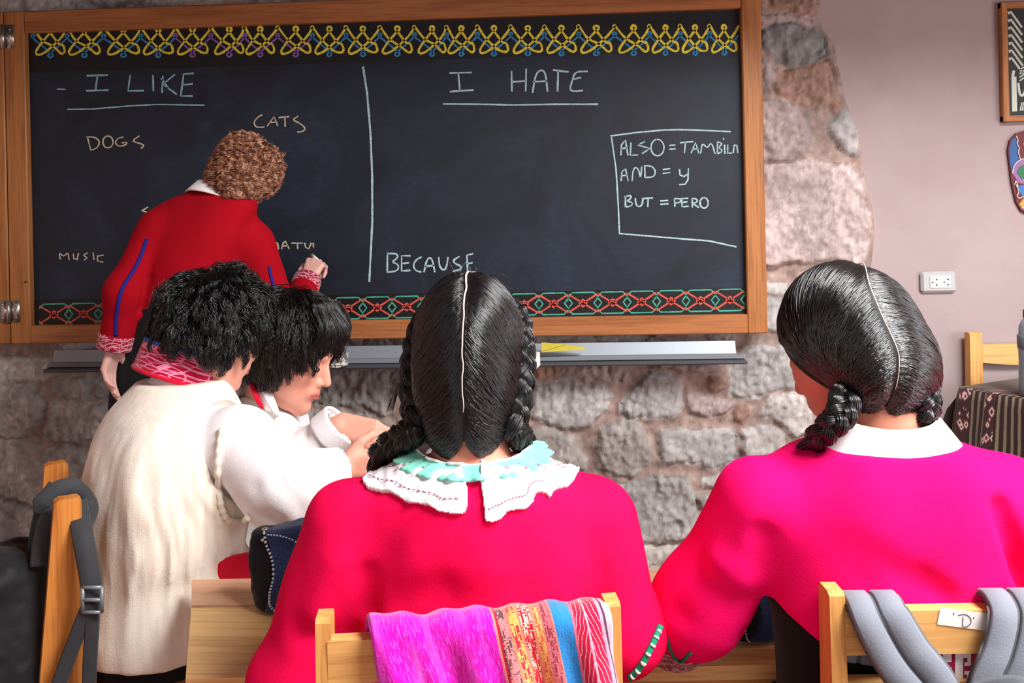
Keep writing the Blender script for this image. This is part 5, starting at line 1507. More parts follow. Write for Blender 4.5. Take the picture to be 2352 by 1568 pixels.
FL1 = [(pt(838, 1330, 1.13), pt(842, 1400, 1.13), .014, 0.0272), (pt(905, 1190, 1.12), pt(852, 1330, 1.12), .022, 0.0102), (pt(850, 1400, 1.11), pt(1010, 1360, 1.10), .02, 0.0136), (pt(1395, 1330, 1.14), pt(1385, 1420, 1.14), .014, 0.0204), (pt(1330, 1210, 1.12), pt(1385, 1320, 1.12), .02, 0.0085), (pt(765, 1300, 1.14), pt(720, 1420, 1.14), .025, -0.0085), (pt(1000, 1385, 1.09), pt(1240, 1370, 1.09), .025, 0.0085), (pt(690, 1450, 1.14), pt(790, 1490, 1.14), .02, 0.0102)]
def fs1(P):
    d = lof(P, 0, .66)
    a = smin(cap(P, shL, elL, .068, .064), cap(P, elL, wrL, .062, .05), .03)
    b = smin(cap(P, shR, elR, .066, .058), cap(P, elR, wrR, .056, .05), .03)
    d = smin(d, smin(a, b, .01), .024)
    d = smax(d, -cap(P, wrL, wrL + (wrL - elL) * .4, .046, .05), .006)
    d = smax(d, -cap(P, wrR, wrR + (wrR - elR) * .4, .046, .05), .006)
    d = smax(d, P[:, 2] - .992, .004)
    d = d + folds(P, FL1) + .0045 * fbm(P * [1, 1, .55], 10, 2, 4) + .004 * vnoise(P @ np.array([[1, 0, .6], [0, 1, 0], [-.5, 0, .35]]).T, 17, 8)
    return d
V, FC = nets(fs1, *bounds([[cx - .36, cy - .2, .6], [cx + .34, cy + .42, 1.06]], .03), .005); obj('jumper', V, FC, M['pink_wool'], G1)
fsk = lambda P: smin(lof(P, .004, .40, .72), smin(cap(P, legs1[0][0], legs1[0][1], .095, .09), cap(P, legs1[3][0], legs1[3][1], .095, .09), .06), .05)
V, FC = nets(lambda P: smax(fsk(P), .455 - P[:, 2], .01), *bounds([[cx - .26, cy - .2, .44], [cx + .26, cy + .45, .74]], .04), .008); obj('skirt', V, FC, M['black_cloth'], G1)
# cuff with bright trim at the right forearm, and its twin
for el_, wr_, rr_ in ((elR, wrR, .052), (elL, wrL, .052)):
    ax = (wr_ - el_) / np.linalg.norm(wr_ - el_); u_ = np.cross(ax, [0, 0, 1.0]); u_ /= np.linalg.norm(u_); v2 = np.cross(ax, u_)
    mb = MB(); a_ = np.linspace(0, 2 * np.pi, 48); mb.tube(wr_ + (np.cos(a_)[:, None] * u_ + np.sin(a_)[:, None] * v2) * (rr_ + .002 * np.sin(a_ * 9))[:, None], .005, 8, False); mb.build('cuff_trim', M['green_trim'], G1)
cf = catmull(np.array([pt(x, y, z) for x, y, z in ((1494, 1438, 1.185), (1496, 1462, 1.17), (1484, 1496, 1.16), (1464, 1530, 1.16), (1446, 1560, 1.16))]), 30)
cf = project(fs1, cf, .003, 6)
mb = MB(); mb.tube(cf, .0045, 8); o_ = mb.build('elbow_trim', M['green_trim'], G1, label='green and white embroidered trim')
mb = MB()
for i in range(2, 29, 4): mb.tube([cf[i] + [0, -.003, 0], cf[i + 1] + [0, -.003, 0]], .004, 6)
mb.build('trim_stitch', M['lace'], o_)
# lace collar lobes and the gathered teal ruffle
lob = lambda P, e: .0015 * np.sin(P[:, 0] * 260) * np.sin(P[:, 2] * 260) + .002
CL = [(884, 1062), (866, 1078), (834, 1108), (846, 1124), (870, 1130), (900, 1132), (920, 1142), (936, 1154), (962, 1156), (988, 1162), (1010, 1174), (1040, 1180), (1068, 1178), (1074, 1160), (1072, 1120), (1064, 1092), (1058, 1076), (1000, 1060), (930, 1046)]
CRt = [(1104, 1068), (1106, 1110), (1112, 1150), (1116, 1196), (1132, 1198), (1150, 1190), (1164, 1174), (1186, 1170), (1208, 1168), (1222, 1154), (1226, 1138), (1236, 1130), (1252, 1134), (1262, 1144), (1268, 1130), (1284, 1122), (1304, 1118), (1316, 1106), (1326, 1086), (1336, 1072), (1318, 1050), (1290, 1036), (1240, 1040), (1180, 1054)]
sc0 = SC.collection
for L_ in (CL, CRt):
    q_ = decal('lace_collar', fs1, L_, M['lace'], G1, .005, .8, 2.4, bump=lob, maxd=.05)
    # holes of the lace as a fine stitched line near the hem
cd1 = M['thread']
mb = MB()
for ln in ([(848, 1104), (880, 1112), (910, 1114), (936, 1128), (966, 1134), (1000, 1140), (1020, 1150), (1056, 1150)], [(1122, 1172), (1150, 1160), (1180, 1148), (1206, 1142), (1216, 1118), (1246, 1112)]):
    L_ = catmull(np.array([[x, y, 0] for x, y in ln]), 60); Pm, ok = march(fs1, L_[:, 0], L_[:, 1], .8); Nn = grad(fs1, Pm)
    for i in range(0, 58, 3):
        if ok[i] and ok[i + 2]: mb.tube([Pm[i] + Nn[i] * .0085, Pm[i + 2] + Nn[i + 2] * .0085], .0009, 5)
rr_ = np.random.default_rng(3)
for x, y in [(905 + 14 * i, 1080 + 7 * math.sin(i * 1.7)) for i in range(11)] + [(1150 + 14 * i, 1078 + 8 * math.sin(i * 2.1)) for i in range(11)]:
    Pm, ok = march(fs1, [x], [y], .8); Nn = grad(fs1, Pm)
    if ok[0]: a_ = np.linspace(0, 6.28, 9); u_ = np.cross(Nn[0], [0, 0, 1.0]); u_ /= np.linalg.norm(u_); v2 = np.cross(Nn[0], u_); mb.tube(Pm[0] + Nn[0] * .0085 + (np.cos(a_)[:, None] * u_ + np.sin(a_)[:, None] * v2) * .0022, .0007, 5, False)
mb.build('lace_openwork', plain('openwork_pink', C(196, 150, 170), .8, .1), G1)  # openwork lines and dots in a duller pink than the lace
ncx = np.array([cx + .002, cy + .02, 0])
def ruf(r0_, r1_, z0_, z1_, amp, fq, ph):
    def g(a):
        c, s = math.cos(a), math.sin(a); wv_ = amp * math.sin(a * fq + ph) + amp * .5 * math.sin(a * fq * 2.3 + ph * 2)
        dz = .008 * s
        return (ncx + [c * r0_ * 1.12, s * r0_, z0_ + dz], ncx + [c * (r1_ + wv_) * 1.12, s * (r1_ + wv_), z1_ + dz + wv_ * .5])
    return g
ring_band('ruffle', ruf(.066, .098, 1.009, .997, .003, 17, .3), 220, None, M['teal_lace'], G1, .0025)

ring_band('ruffle', ruf(.062, .070, 1.000, 1.012, .003, 11, 2.1), 240, None, M['lace'], G1, .0025, )
# hair: centre parting, sleek halves combed to a plait on each side
h1, cut1 = hd1.hcap((.079, .108, .108), (0, -.012, .028), cut=.034, nape=-.122, low=((0, -.046, -.065), (.064, .046, .080)))
V, FC = nets(lambda P: smax(h1(P), cut1(P), .006), hd1.c - .17, hd1.c + .17, .004); hc1 = obj('hair', V, FC, M['hair_cap_dark'], G1)
def part_pts(head, f, n, px):
    """parting line from the forehead over the crown to the nape, given as local x offsets"""
    a = np.linspace(1.5, -2.75, n)                      # angle round the head in the fore-and-aft plane
    zc = np.where(a < -1.57, .185, .12)
    q = np.stack([np.interp(np.linspace(0, 1, n), px[0], px[1]), -.012 + .115 * np.sin(np.maximum(a, -2.2)), .02 + zc * np.cos(a)], 1)
    return project(f, head.w(q), 0, 6)
def sleek(head, f, part, braid_pts, side, n, seed, lift=.004, sag=.018, k=16, hold=.5, jit=.004):
    R = np.random.default_rng(seed)
    s = R.uniform(0, 1, n); i = s * (len(part) - 1); i0 = np.clip(i.astype(int), 0, len(part) - 2); fr = (i - i0)[:, None]
    A = part[i0] * (1 - fr) + part[i0 + 1] * fr
    bp = np.array(braid_pts); e = np.clip(s * hold + (1 - hold) * s ** 1.0 + R.normal(0, .03, n), 0, 1); j = e * (len(bp) - 1); j0 = np.clip(j.astype(int), 0, len(bp) - 2); fj = (j - j0)[:, None]
    Bq = bp[j0] * (1 - fj) + bp[j0 + 1] * fj
    t = np.linspace(0, 1, k)
    P = A[:, None] * (1 - t)[None, :, None] + Bq[:, None] * t[None, :, None]
    P = P + np.array([0, 0, -1.0]) * (np.sin(t * math.pi) * sag)[None, :, None] * R.uniform(.2, 1.2, (n, 1, 1))
    cl = np.floor(s * 60); wv = np.sin(cl * 12.9)[:, None] * .0025 * np.sin(t * math.pi)[None]
    off = lift * R.uniform(.2, 1, (n, 1)) * np.minimum(1, t * 6)[None] + np.abs(wv)
    Q = project(f, P.reshape(-1, 3), off.reshape(-1), 4).reshape(n, k, 3)
    return Q + R.normal(size=(n, k, 3)) * .0004
pL = part_pts(hd1, h1, 40, ([0, .3, .6, 1], [.0, .0, .004, .004]))
bL = [hd1.w(q) for q in ((-.056, .03, .110), (-.076, .005, .075), (-.084, -.018, .02), (-.082, -.035, -.04), (-.072, -.042, -.10), (-.062, -.045, -.135))]
bR = [hd1.w(q) for q in ((.056, .03, .110), (.076, .005, .075), (.084, -.018, .02), (.082, -.035, -.04), (.072, -.042, -.10), (.062, -.045, -.135))]
bLc, bRc = catmull(bL, 40), catmull(bR, 40)
Q = np.vstack([sleek(hd1, h1, pL + hd1.R[:, 0] * -.003, bLc, -1, 5200, 1), sleek(hd1, h1, pL + hd1.R[:, 0] * .003, bRc, 1, 5200, 2)])
strands('hair_strands', Q, .0008, M['black_hair'], hc1, .8)
# stray hairs above the crown
R_ = np.random.default_rng(12); fly = []
for _ in range(70):
    b0 = pL[R_.integers(4, 22)] + R_.normal(size=3) * .018; b0 = project(h1, b0[None], .002)[0]; N_ = grad(h1, b0[None])[0]
    d_ = N_ * .6 + R_.normal(size=3) * .6; d2 = R_.normal(size=3) * .5 + [0, 0, -.3]
    fly.append([b0 + d_ * t_ * .022 + d2 * t_ * t_ * .02 for t_ in np.linspace(0, 1, 10)])
strands('stray_hairs', np.array(fly), .00035, M['black_hair'], hc1, .3)
mb = MB(); Pp = project(h1, catmull(pL[3:-5], 70), .0035); Pp = Pp + hd1.R[:, 0] * (vnoise(Pp, 60, 2) * .0016)[:, None]; mb.ribbon(Pp, grad(h1, Pp), np.interp(np.linspace(0, 1, len(Pp)), [0, .3, .6, 1], [.0036, .0046, .0028, .0014]), .0012); mb.build('parting', M['scalp'], hc1, label='pale scalp line of the centre parting')
lw1 = .028
braid('braid', [*bL[:5], pt(925, 1005, 1.235), pt(872, 1056, 1.30), pt(884, 1150, 1.42), pt(900, 1260, 1.44)], lw1, M['black_hair'], G1, -hd1.R[:, 0] - hd1.R[:, 1] * .8, 6.5, (.62, 1.0), 90, 3)
braid('braid', [*bR[:5], pt(1200, 1010, 1.25), pt(1208, 1050, 1.33), pt(1216, 1130, 1.42), pt(1210, 1260, 1.44)], lw1, M['black_hair'], G1, hd1.R[:, 0] - hd1.R[:, 1] * .8, 6.5, (.62, .9), 90, 4)
# wisp by the left ear
ws = [catmull([pt(920, 850 + i * 3, 1.30), pt(916, 885, 1.30), pt(902, 915 + i * 2, 1.31), pt(890 + i, 945, 1.32)], 14) + R_.normal(size=3) * .0015 for i in range(14)]
strands('hair_wisp', np.array(ws), .0006, M['black_hair'], hc1, .3)
# ================================================================== girl on the right: rose jumper, white shirt collar, head bent to the left
cx2, cy2 = pt(2040, 1200, 1.20)[:2]
lo2 = Loft([(cx2, cy2, .42, .19, .155), (cx2, cy2, .55, .175, .135), (cx2, cy2, .68, .165, .125), (cx2, cy2, .79, .175, .125), (cx2, cy2, .90, .200, .118), (cx2, cy2 + .004, .955, .19, .106), (cx2 + .002, cy2 + .008, .992, .145, .088), (cx2 + .004, cy2 + .012, 1.016, .085, .068), (cx2 + .004, cy2 + .014, 1.035, .055, .055)])
sL2, eL2, wL2 = pt(1752, 1165, 1.20), pt(1612, 1385, 1.23), pt(1552, 1455, 1.34)
sR2, eR2, wR2 = pt(2318, 1175, 1.21), pt(2440, 1480, 1.20), pt(2340, 1420, 1.42)
G2 = thing('person', (cx2, cy2, .45), 'person from behind in rose pink jumper over a white shirt collar, braided head bent left', 'person')
hd2 = Head(pt(1956, 808, 1.27), (-.62, .70, -.42), k=1.0)
legs2, feet2 = seat_legs((cx2, cy2 + .02, .53), 0.0, .085, .36)
nk2 = (np.array([cx2 + .004, cy2 + .02, .98]), hd2.w([0, -.03, -.05]), .056, .052)
limbs2 = [(sL2, eL2, .045, .036), (eL2, wL2, .034, .026), (sR2, eR2, .045, .036), (eR2, wR2, .034, .026)] + legs2
hands2 = [hand_caps(wL2, np.array([-.5, .85, -.05]), (.85, .5, .5), .92, side=-1), hand_caps(wR2, np.array([-.5, .8, 0]), (-.6, -.3, 1), .92, side=1)]
V, FC, fb2 = body_mesh('body', hd2, nk2, limbs2, hands2, None, G2, lambda P: lo2(P, -.03))
obj('body', V, FC, M['skin_girl'], G2, col=hd2.lipcol(V)); shoes(feet2, G2, M['black'])
FL2 = [(pt(1755, 1240, 1.12), pt(1750, 1370, 1.12), .014, 0.0380), (pt(1790, 1190, 1.10), pt(1770, 1300, 1.10), .02, 0.0114), (pt(1880, 1210, 1.08), pt(1985, 1330, 1.08), .022, 0.0114), (pt(1950, 1240, 1.08), pt(2110, 1350, 1.08), .018, 0.0095), (pt(2120, 1330, 1.08), pt(2170, 1365, 1.08), .012, 0.0171), (pt(2296, 1170, 1.11), pt(2332, 1300, 1.11), .012, 0.0266), (pt(2332, 1300, 1.11), pt(2350, 1380, 1.11), .012, 0.0266), (pt(1850, 1240, 1.08), pt(1930, 1360, 1.08), .016, 0.0095), (pt(1640, 1290, 1.15), pt(1700, 1330, 1.15), .022, -0.0095), (pt(1560, 1410, 1.18), pt(1690, 1440, 1.20), .02, 0.0076)]
hem2 = pt(2100, 1474, 1.10)[2]
xh, xg = pt(1900, 1470, 1.12)[0], pt(1760, 1470, 1.15)[0]
def fs2(P):
    d = smax(lo2(P, 0, .6), hem2 - .014 + .055 * np.clip((xh - P[:, 0]) / (xh - xg), 0, 1) - P[:, 2], .006)
    a = smin(cap(P, sL2, eL2, .070, .060), cap(P, eL2, wL2, .058, .050), .05)
    d = smin(d, a, .022)
    d = smin(d, smin(cap(P, sR2, eR2, .070, .062), cap(P, eR2, wR2, .060, .05), .03), .035)
    d = smax(d, -cap(P, wL2, wL2 + (wL2 - eL2) * .5, .044, .05), .006)
    d = smax(d, P[:, 2] - 1.016 - (P[:, 1] - cy2) * .15, .004)
    return d + folds(P, FL2) + .0045 * fbm(P * [1, 1, .55], 9, 2, 14) + .004 * vnoise(P @ np.array([[1, 0, -.6], [0, 1, 0], [.5, 0, .35]]).T, 15, 18)
V, FC = nets(fs2, *bounds([[cx2 - .42, cy2 - .2, .6], [cx2 + .42, cy2 + .42, 1.06]], .03), .005); obj('jumper', V, FC, M['rose_wool'], G2)
fsk2 = lambda P: smin(lo2(P, -.012, .40, hem2 + .03), smin(cap(P, legs2[0][0], legs2[0][1], .095, .09), cap(P, legs2[3][0], legs2[3][1], .095, .09), .06), .05)
V, FC = nets(lambda P: smax(fsk2(P), .455 - P[:, 2], .01), *bounds([[cx2 - .26, cy2 - .2, .44], [cx2 + .26, cy2 + .45, hem2 + .08]], .04), .008); obj('skirt', V, FC, M['black_cloth'], G2)
# woven belt, crimson with white stepped hooks
t = NT('woven_belt', .9, .12, .2); v = t.coord('UV', scale=(6.5, 1, 1)); s_ = t.n('SeparateXYZ', {0: v})
xx = t.math('FRACT', s_.outputs[0]); yy = s_.outputs[1]
def rect(a, b, c, d): return t.math('MULTIPLY', t.math('MULTIPLY', t.math('GREATER_THAN', xx, a), t.math('LESS_THAN', xx, b)), t.math('MULTIPLY', t.math('GREATER_THAN', yy, c), t.math('LESS_THAN', yy, d)))
fg = None
for r_ in ((.08, .3, .2, .92), (.3, .52, .8, .92), (.42, .52, .62, .92), (.34, .46, .62, .7), (.3, .5, .2, .32), (.42, .5, .2, .5), (.34, .44, .42, .5), (.66, .72, .3, .4), (.74, .98, .72, .92), (.74, .8, .5, .92), (.86, .98, .2, .6)):
    q_ = rect(*r_); fg = q_ if fg is None else t.math('MAXIMUM', fg, q_)
edge_ = t.mix(t.math('LESS_THAN', yy, .14), C(150, 14, 58), t.ramp(t.math('FRACT', t.math('MULTIPLY', s_.outputs[0], 3.0)), [(0, C(40, 60, 58)), (.5, C(190, 14, 110))], 'CONSTANT'))
t.color(t.mix(fg, edge_, C(232, 222, 222))); t.bump(t.noise(t.coord(), 400, 2), .3, .002); M['woven_belt'] = t.m
zb1, zb0 = hem2 + .006, hem2 - .048
def beltf(a):
    out = []
    for z in (zb0, zb1):
        x, y, aa, bb = lo2.par(z); p_ = 2.3
        c, s = math.cos(a), math.sin(a); r_ = (abs(c) ** p_ + abs(s) ** p_) ** (-1 / p_)
        out.append(np.array([x + (aa + .006) * c * r_, y + (bb + .006) * s * r_, z]))
    return out
ring_band('woven_belt', lambda u: beltf(-math.pi / 2 - .35 + 1.6 * u), 60, None, M['woven_belt'], G2, .004, closed=False)
# embroidered cuff and green braid on the left sleeve
ax = (wL2 - eL2) / np.linalg.norm(wL2 - eL2)
def cuff(P): 
    d = np.abs(smin(cap(P, eL2, wL2, .058, .050), cap(P, eL2, wL2, .058, .050), .0) + .0) - .004
    t_ = (P - wL2) @ ax
    return smax(d, np.maximum(t_ - .02, -.06 - t_), .003)
V, FC = nets(cuff, *bounds([wL2, eL2], .1), .004); ocf = obj('embroidered_cuff', V, FC, M['cuff_embroidery'], G2)
gl = [(1502, 1456), (1520, 1452), (1532, 1462), (1540, 1490), (1552, 1512), (1566, 1518), (1580, 1504), (1588, 1498)]
L_ = catmull(np.array([[x, y, 0] for x, y in gl]), 50); Pm, ok = march(lambda P: np.minimum(fs2(P), cuff(P)), L_[:, 0], L_[:, 1], .8); Nn = grad(fs2, Pm)
mb = MB(); Pm = Pm[ok]; mb.tube(Pm + Nn[ok] * .0005, .0024, 8); mb.build('cuff_braid', M['green_trim'], ocf)
# white collar: flat fold of shirt cloth standing above the jumper neck
nc2 = np.array([cx2 + .004, cy2 + .02, 0])
def col2(a):
    c, s = math.cos(a), math.sin(a)
    return nc2 + [c * .100, s * .074 - .006, 1.006 + .010 * s], nc2 + [c * .068, s * .060, 1.050 + .012 * s]
ring_band('shirt_collar', col2, 120, None, M['white_cotton'], G2, .004)
# hair
h2, cut2 = hd2.hcap((.091, .094, .108), (0, -.006, .024), n=(0, .80, -.60), cut=.040, nape=-.088, low=((0, -.040, -.045), (.068, .042, .060)))
V, FC = nets(lambda P: smax(h2(P), cut2(P), .006), hd2.c - .18, hd2.c + .18, .004); hc2 = obj('hair', V, FC, M['hair_cap_dark'], G2)
pl = catmull(np.array([[x, y, z] for x, y, z in ((1955, 648, 1.30), (1990, 655, 1.22), (2025, 700, 1.18), (2052, 760, 1.165), (2066, 810, 1.16), (2062, 850, 1.16), (2046, 890, 1.17), (2030, 930, 1.18))]), 40)
pL2 = project(h2, np.array([pt(*q) for q in pl]), 0, 8)
pf2_ = project(h2, np.array([hd2.w(q) for q in catmull([(.0, .09, .09), (.0, .06, .125), (.002, .02, .14)], 12)]), 0, 8)
pL2 = np.vstack([pf2_, pL2])
bl2 = [hd2.w(q) for q in ((-.098, .045, .02), (-.100, .03, -.01), (-.098, .01, -.05), (-.090, -.012, -.085), (-.074, -.03, -.105))]
br2 = [hd2.w(q) for q in ((.096, .04, .04), (.098, .01, .0), (.096, -.02, -.05), (.088, -.04, -.085), (.076, -.05, -.10))]
endL = project(h2, np.array([pt(1935, 905, 1.19), pt(1945, 930, 1.19), pt(1950, 950, 1.19)]), 0, 8)
endR = project(h2, np.array([pt(2122, 900, 1.22), pt(2130, 930, 1.22), pt(2130, 950, 1.22)]), 0, 8)
def fall_hair(part, ends, n, seed, bulge, k=18):
    R = np.random.default_rng(seed); s = R.uniform(0, 1, n) ** .9; i = s * (len(part) - 1); i0 = np.clip(i.astype(int), 0, len(part) - 2); fr = (i - i0)[:, None]
    A = part[i0] * (1 - fr) + part[i0 + 1] * fr
    E = ends[0] + (ends[-1] - ends[0]) * s[:, None] + R.normal(size=(n, 3)) * .006
    t = np.linspace(0, 1, k); P = A[:, None] * (1 - t)[None, :, None] + E[:, None] * t[None, :, None]
    P = P + (np.sin(t * math.pi) ** .8)[None, :, None] * (1 - s)[:, None, None] * bulge
    off = .005 * R.uniform(.2, 1, (n, 1)) * np.minimum(1, t * 6)[None] + np.abs(np.sin(np.floor(s * 70) * 12.9))[:, None] * .003 * np.sin(t * math.pi)[None]
    Q = project(h2, P.reshape(-1, 3), off.reshape(-1), 5).reshape(n, k, 3)
    return Q + R.normal(size=Q.shape) * .0004
bulL = hd2.R[:, 0] * -.11 + hd2.R[:, 1] * .02 + np.array([0, 0, -.015])
bulR = hd2.R[:, 0] * .08 + hd2.R[:, 1] * .01
Q = np.vstack([fall_hair(pL2 - hd2.R[:, 0] * .003, endL, 7500, 5, bulL), fall_hair(pL2 + hd2.R[:, 0] * .003, endR, 5000, 6, bulR)])
strands('hair_strands', Q, .0008, M['black_hair_glossy'], hc2, .8)
mb = MB(); Pp = project(h2, pL2[10:-6], .004); wd_ = np.interp(np.linspace(0, 1, len(Pp)), [0, .2, .5, 1], [.0010, .0016, .0016, .0006]); mb.ribbon(Pp, grad(h2, Pp), wd_, .001); mb.build('parting', M['scalp'], hc2, label='pale scalp line of the slanting parting')
braid('braid', [endL[0], pt(1938, 935, 1.175), pt(1925, 960, 1.165), pt(1900, 985, 1.17), pt(1868, 1020, 1.20), pt(1838, 1075, 1.27), pt(1835, 1150, 1.36)], .0225, M['black_hair_glossy'], G2, np.array([-.3, -.9, .2]), 2.6, (1.0, .75), 110, 13)
braid('braid', [pt(2122, 850, 1.235), pt(2128, 900, 1.20), pt(2126, 935, 1.19), pt(2120, 965, 1.20), pt(2124, 1000, 1.25), pt(2140, 1060, 1.34), pt(2145, 1140, 1.40)], .025, M['black_hair_glossy'], G2, np.array([.5, -.85, .1]), 2.8, (.8, 1.0), 110, 14)

# ================================================================== boy in the cream waistcoat
yV = math.radians(-52)
def P3(x, y, Z): return pt(x, y, Z)
cv = [(335, 1520, 1.83, .165, .135), (345, 1420, 1.83, .172, .14), (362, 1300, 1.83, .178, .142), (378, 1180, 1.83, .188, .145), (385, 1090, 1.835, .192, .142), (392, 1010, 1.845, .184, .135), (402, 950, 1.855, .162, .118), (410, 905, 1.865, .120, .095), (416, 872, 1.87, .078, .075), (420, 840, 1.87, .062, .06)]
lv = Loft([(*P3(x, y, Z), a, b) for x, y, Z, a, b in cv], yV)
BV = thing('person', tuple(P3(345, 1420, 1.83) * [1, 1, 0] + [0, 0, .45]), 'person from behind in cream linen waistcoat with red embroidered collar, leaning to the right', 'person')
hdV = Head(pt(498, 766, 1.90), (.76, .53, -.36), k=.98)
fV = np.array([math.cos(math.radians(38)), math.sin(math.radians(38)), 0])
sV, eV, wV = pt(548, 1020, 1.775), pt(650, 1120, 1.72), pt(782, 1076, 1.775)
sV2, eV2, wV2 = pt(350, 1010, 2.02), pt(560, 1130, 2.12), pt(760, 1110, 1.98)
hipV = P3(345, 1420, 1.83); hipV[2] = .53
legsV, feetV = seat_legs(hipV, math.radians(-52), .085, .38)
nkV = (P3(416, 890, 1.87), hdV.w([0, -.025, -.055]), .052, .05)
handsV = [hand_caps(wV, pt(850, 1062, 1.80) - wV, (0, -.3, 1), .95, fing=[(.5, .8, .5), (.6, .9, .6), (.7, .9, .6), (.8, .9, .6)], thumb=.5, side=1), hand_caps(wV2, pt(830, 1110, 1.88) - wV2, (0, .2, 1), .92, side=-1)]
V, FC, fbV = body_mesh('body', hdV, nkV, [(sV, eV, .045, .036), (eV, wV, .034, .027), (sV2, eV2, .045, .036), (eV2, wV2, .034, .027)] + legsV, handsV, None, BV, lambda P: lv(P, -.035))
obj('body', V, FC, M['skin'], BV, col=hdV.lipcol(V)); shoes(feetV, BV, M['black'])
# trousers
ftr = lambda P: smax(smin(smin(lv(P, .008, .42, .60), smin(cap(P, legsV[0][0], legsV[0][1], .092, .072), cap(P, legsV[3][0], legsV[3][1], .092, .072), .04), .05), np.minimum(cap(P, legsV[1][0], legsV[1][1] + [0, 0, .03], .07, .055), cap(P, legsV[4][0], legsV[4][1] + [0, 0, .03], .07, .055)), .03), .455 * 0 - P[:, 2] + .06, .01)
V, FC = nets(ftr, *bounds([l[i] for l in legsV for i in (0, 1)] + [hipV + [0, 0, .1], hipV - [.15, .15, 0], hipV + [.15, .15, 0]], .1), .009); obj('trousers', V, FC, M['black_cloth'], BV)
def arms_shirt(P, g=0.0):
    a = smin(cap(P, sV, eV, .080 + g, .074 + g), cap(P, eV, wV, .072 + g, .044 + g), .045)
    b = smin(cap(P, sV2, eV2, .075 + g, .065 + g), cap(P, eV2, wV2, .062 + g, .044 + g), .04)
    return np.minimum(a, b)
FLV = [(pt(640, 1185, 1.66), pt(600, 1120, 1.66), .018, .006), (pt(700, 1180, 1.66), pt(640, 1100, 1.65), .016, .005), (pt(745, 1130, 1.7), pt(690, 1060, 1.68), .014, .005), (pt(560, 1150, 1.68), pt(620, 1180, 1.66), .016, .007), (pt(600, 1010, 1.70), pt(640, 1060, 1.68), .016, .004)]
def fsh(P):
    d = smin(lv(P, -.012, .46), arms_shirt(P), .02)
    d = smax(d, -cap(P, wV, wV + (wV - eV) * .4, .038, .05), .005); d = smax(d, -cap(P, wV2, wV2 + (wV2 - eV2) * .4, .038, .05), .005)
    return d + folds(P, FLV) + .004 * fbm(P, 14, 2, 24)
V, FC = nets(fsh, *bounds([sV, eV, wV, sV2, eV2, wV2, P3(335, 1500, 1.83) - [.2, .2, 0], P3(416, 872, 1.87)], .12), .005); obj('shirt', V, FC, M['white_cotton'], BV)
def fvest(P):
    a = lv.ang(P); z = P[:, 2]
    d = lv(P, .016, -1, 9)
    amp = np.clip((.99 - z) / .25, .12, 1)
    st = P * [1, 1, .16] + .02 * np.stack([vnoise(P, 7, 60 + c) for c in range(3)], 1)
    d = d + amp * (.010 * vnoise(st, 17, 50) + .006 * vnoise(st, 34, 51) + .0025 * vnoise(st, 75, 52)) + .002 * fbm(P, 12, 2, 33)
    for h_ in (0, 3): d = smin(d, cap(P, legsV[h_][0], legsV[h_][0] + .42 * (legsV[h_][1] - legsV[h_][0]), .122, .112), .05)
    d = smax(d, np.maximum(P3(335, 1512, 1.70)[2] - z + .006 * vnoise(P, 9, 70), z - P3(416, 872, 1.87)[2]), .008)
    # loose fall of the lower half
    hole = smin(cap(P, sV + (sV - eV) * .1, eV + (eV - sV) * .1, .082, .079), cap(P, sV2 + (sV2 - eV2) * .1, eV2, .08, .07), 0)
    d = smax(d, -(hole - .004), .006)
    return d
V, FC = nets(fvest, *bounds([P3(335, 1520, 1.83) - [.24, .24, 0], P3(335, 1520, 1.83) + [.26, .26, 0], P3(416, 860, 1.87)], .06), .0045); obj('waistcoat', V, FC, M['linen'], BV)
# corded edge of the armhole
L_ = catmull(np.array([[x, y, 0] for x, y in ((512, 980), (505, 1030), (502, 1080), (506, 1130), (514, 1170), (530, 1192), (556, 1196), (572, 1186))]), 60)
Pm, ok = march(lambda P: np.minimum(fvest(P), fsh(P)), L_[:, 0], L_[:, 1], 1.2); Pm = smooth_k(Pm[None].copy(), 4)[0]
Nn = grad(fvest, Pm); mb = MB(); mb.tube(Pm - fw * .006, .0062 + .0012 * np.sin(np.linspace(0, 90, len(Pm))), 8); mb.build('armhole_cord', M['linen'], BV)
# red sash end
mb = MB(); sp_ = [pt(x, y, 1.735) for x, y in ((500, 1284), (540, 1276), (572, 1270), (580, 1300), (574, 1350), (500, 1350))]; mb.prism(sp_, fV * .012 + np.array([0, .008, 0])); mb.build('sash', M['red_cloth'], BV, smooth=False)
# stand-up collar with embroidery and blue edge
kc, kax = pt(414, 838, 1.885), np.array([.30, .16, .94]); kax /= np.linalg.norm(kax)
ku = np.cross([-.5, .8, 0], kax); ku /= np.linalg.norm(ku); kv = np.cross(kax, ku)
def colV(a):
    c, s = math.cos(a), math.sin(a); rr = .078
    b = kc + (ku * c * 1.06 + kv * s) * (rr + .006) - kax * .030; tp_ = kc + (ku * c * 1.06 + kv * s) * (rr + .002) + kax * .036
    return b, tp_
ocol = ring_band('embroidered_collar', colV, 150, None, M['collar_embroidery'], BV, .006)
mb = MB(); a_ = np.linspace(0, 2 * np.pi, 120); rim = np.array([colV(a)[1] for a in a_]); mb.tube(rim, .0055, 8, False); mb.build('collar_edging', M['blue_trim'], ocol)
mb = MB(); rim = np.array([colV(a)[0] for a in a_]); mb.tube(rim + kax * .004, .005, 8, False); mb.build('collar_base', M['red_cloth'], ocol)
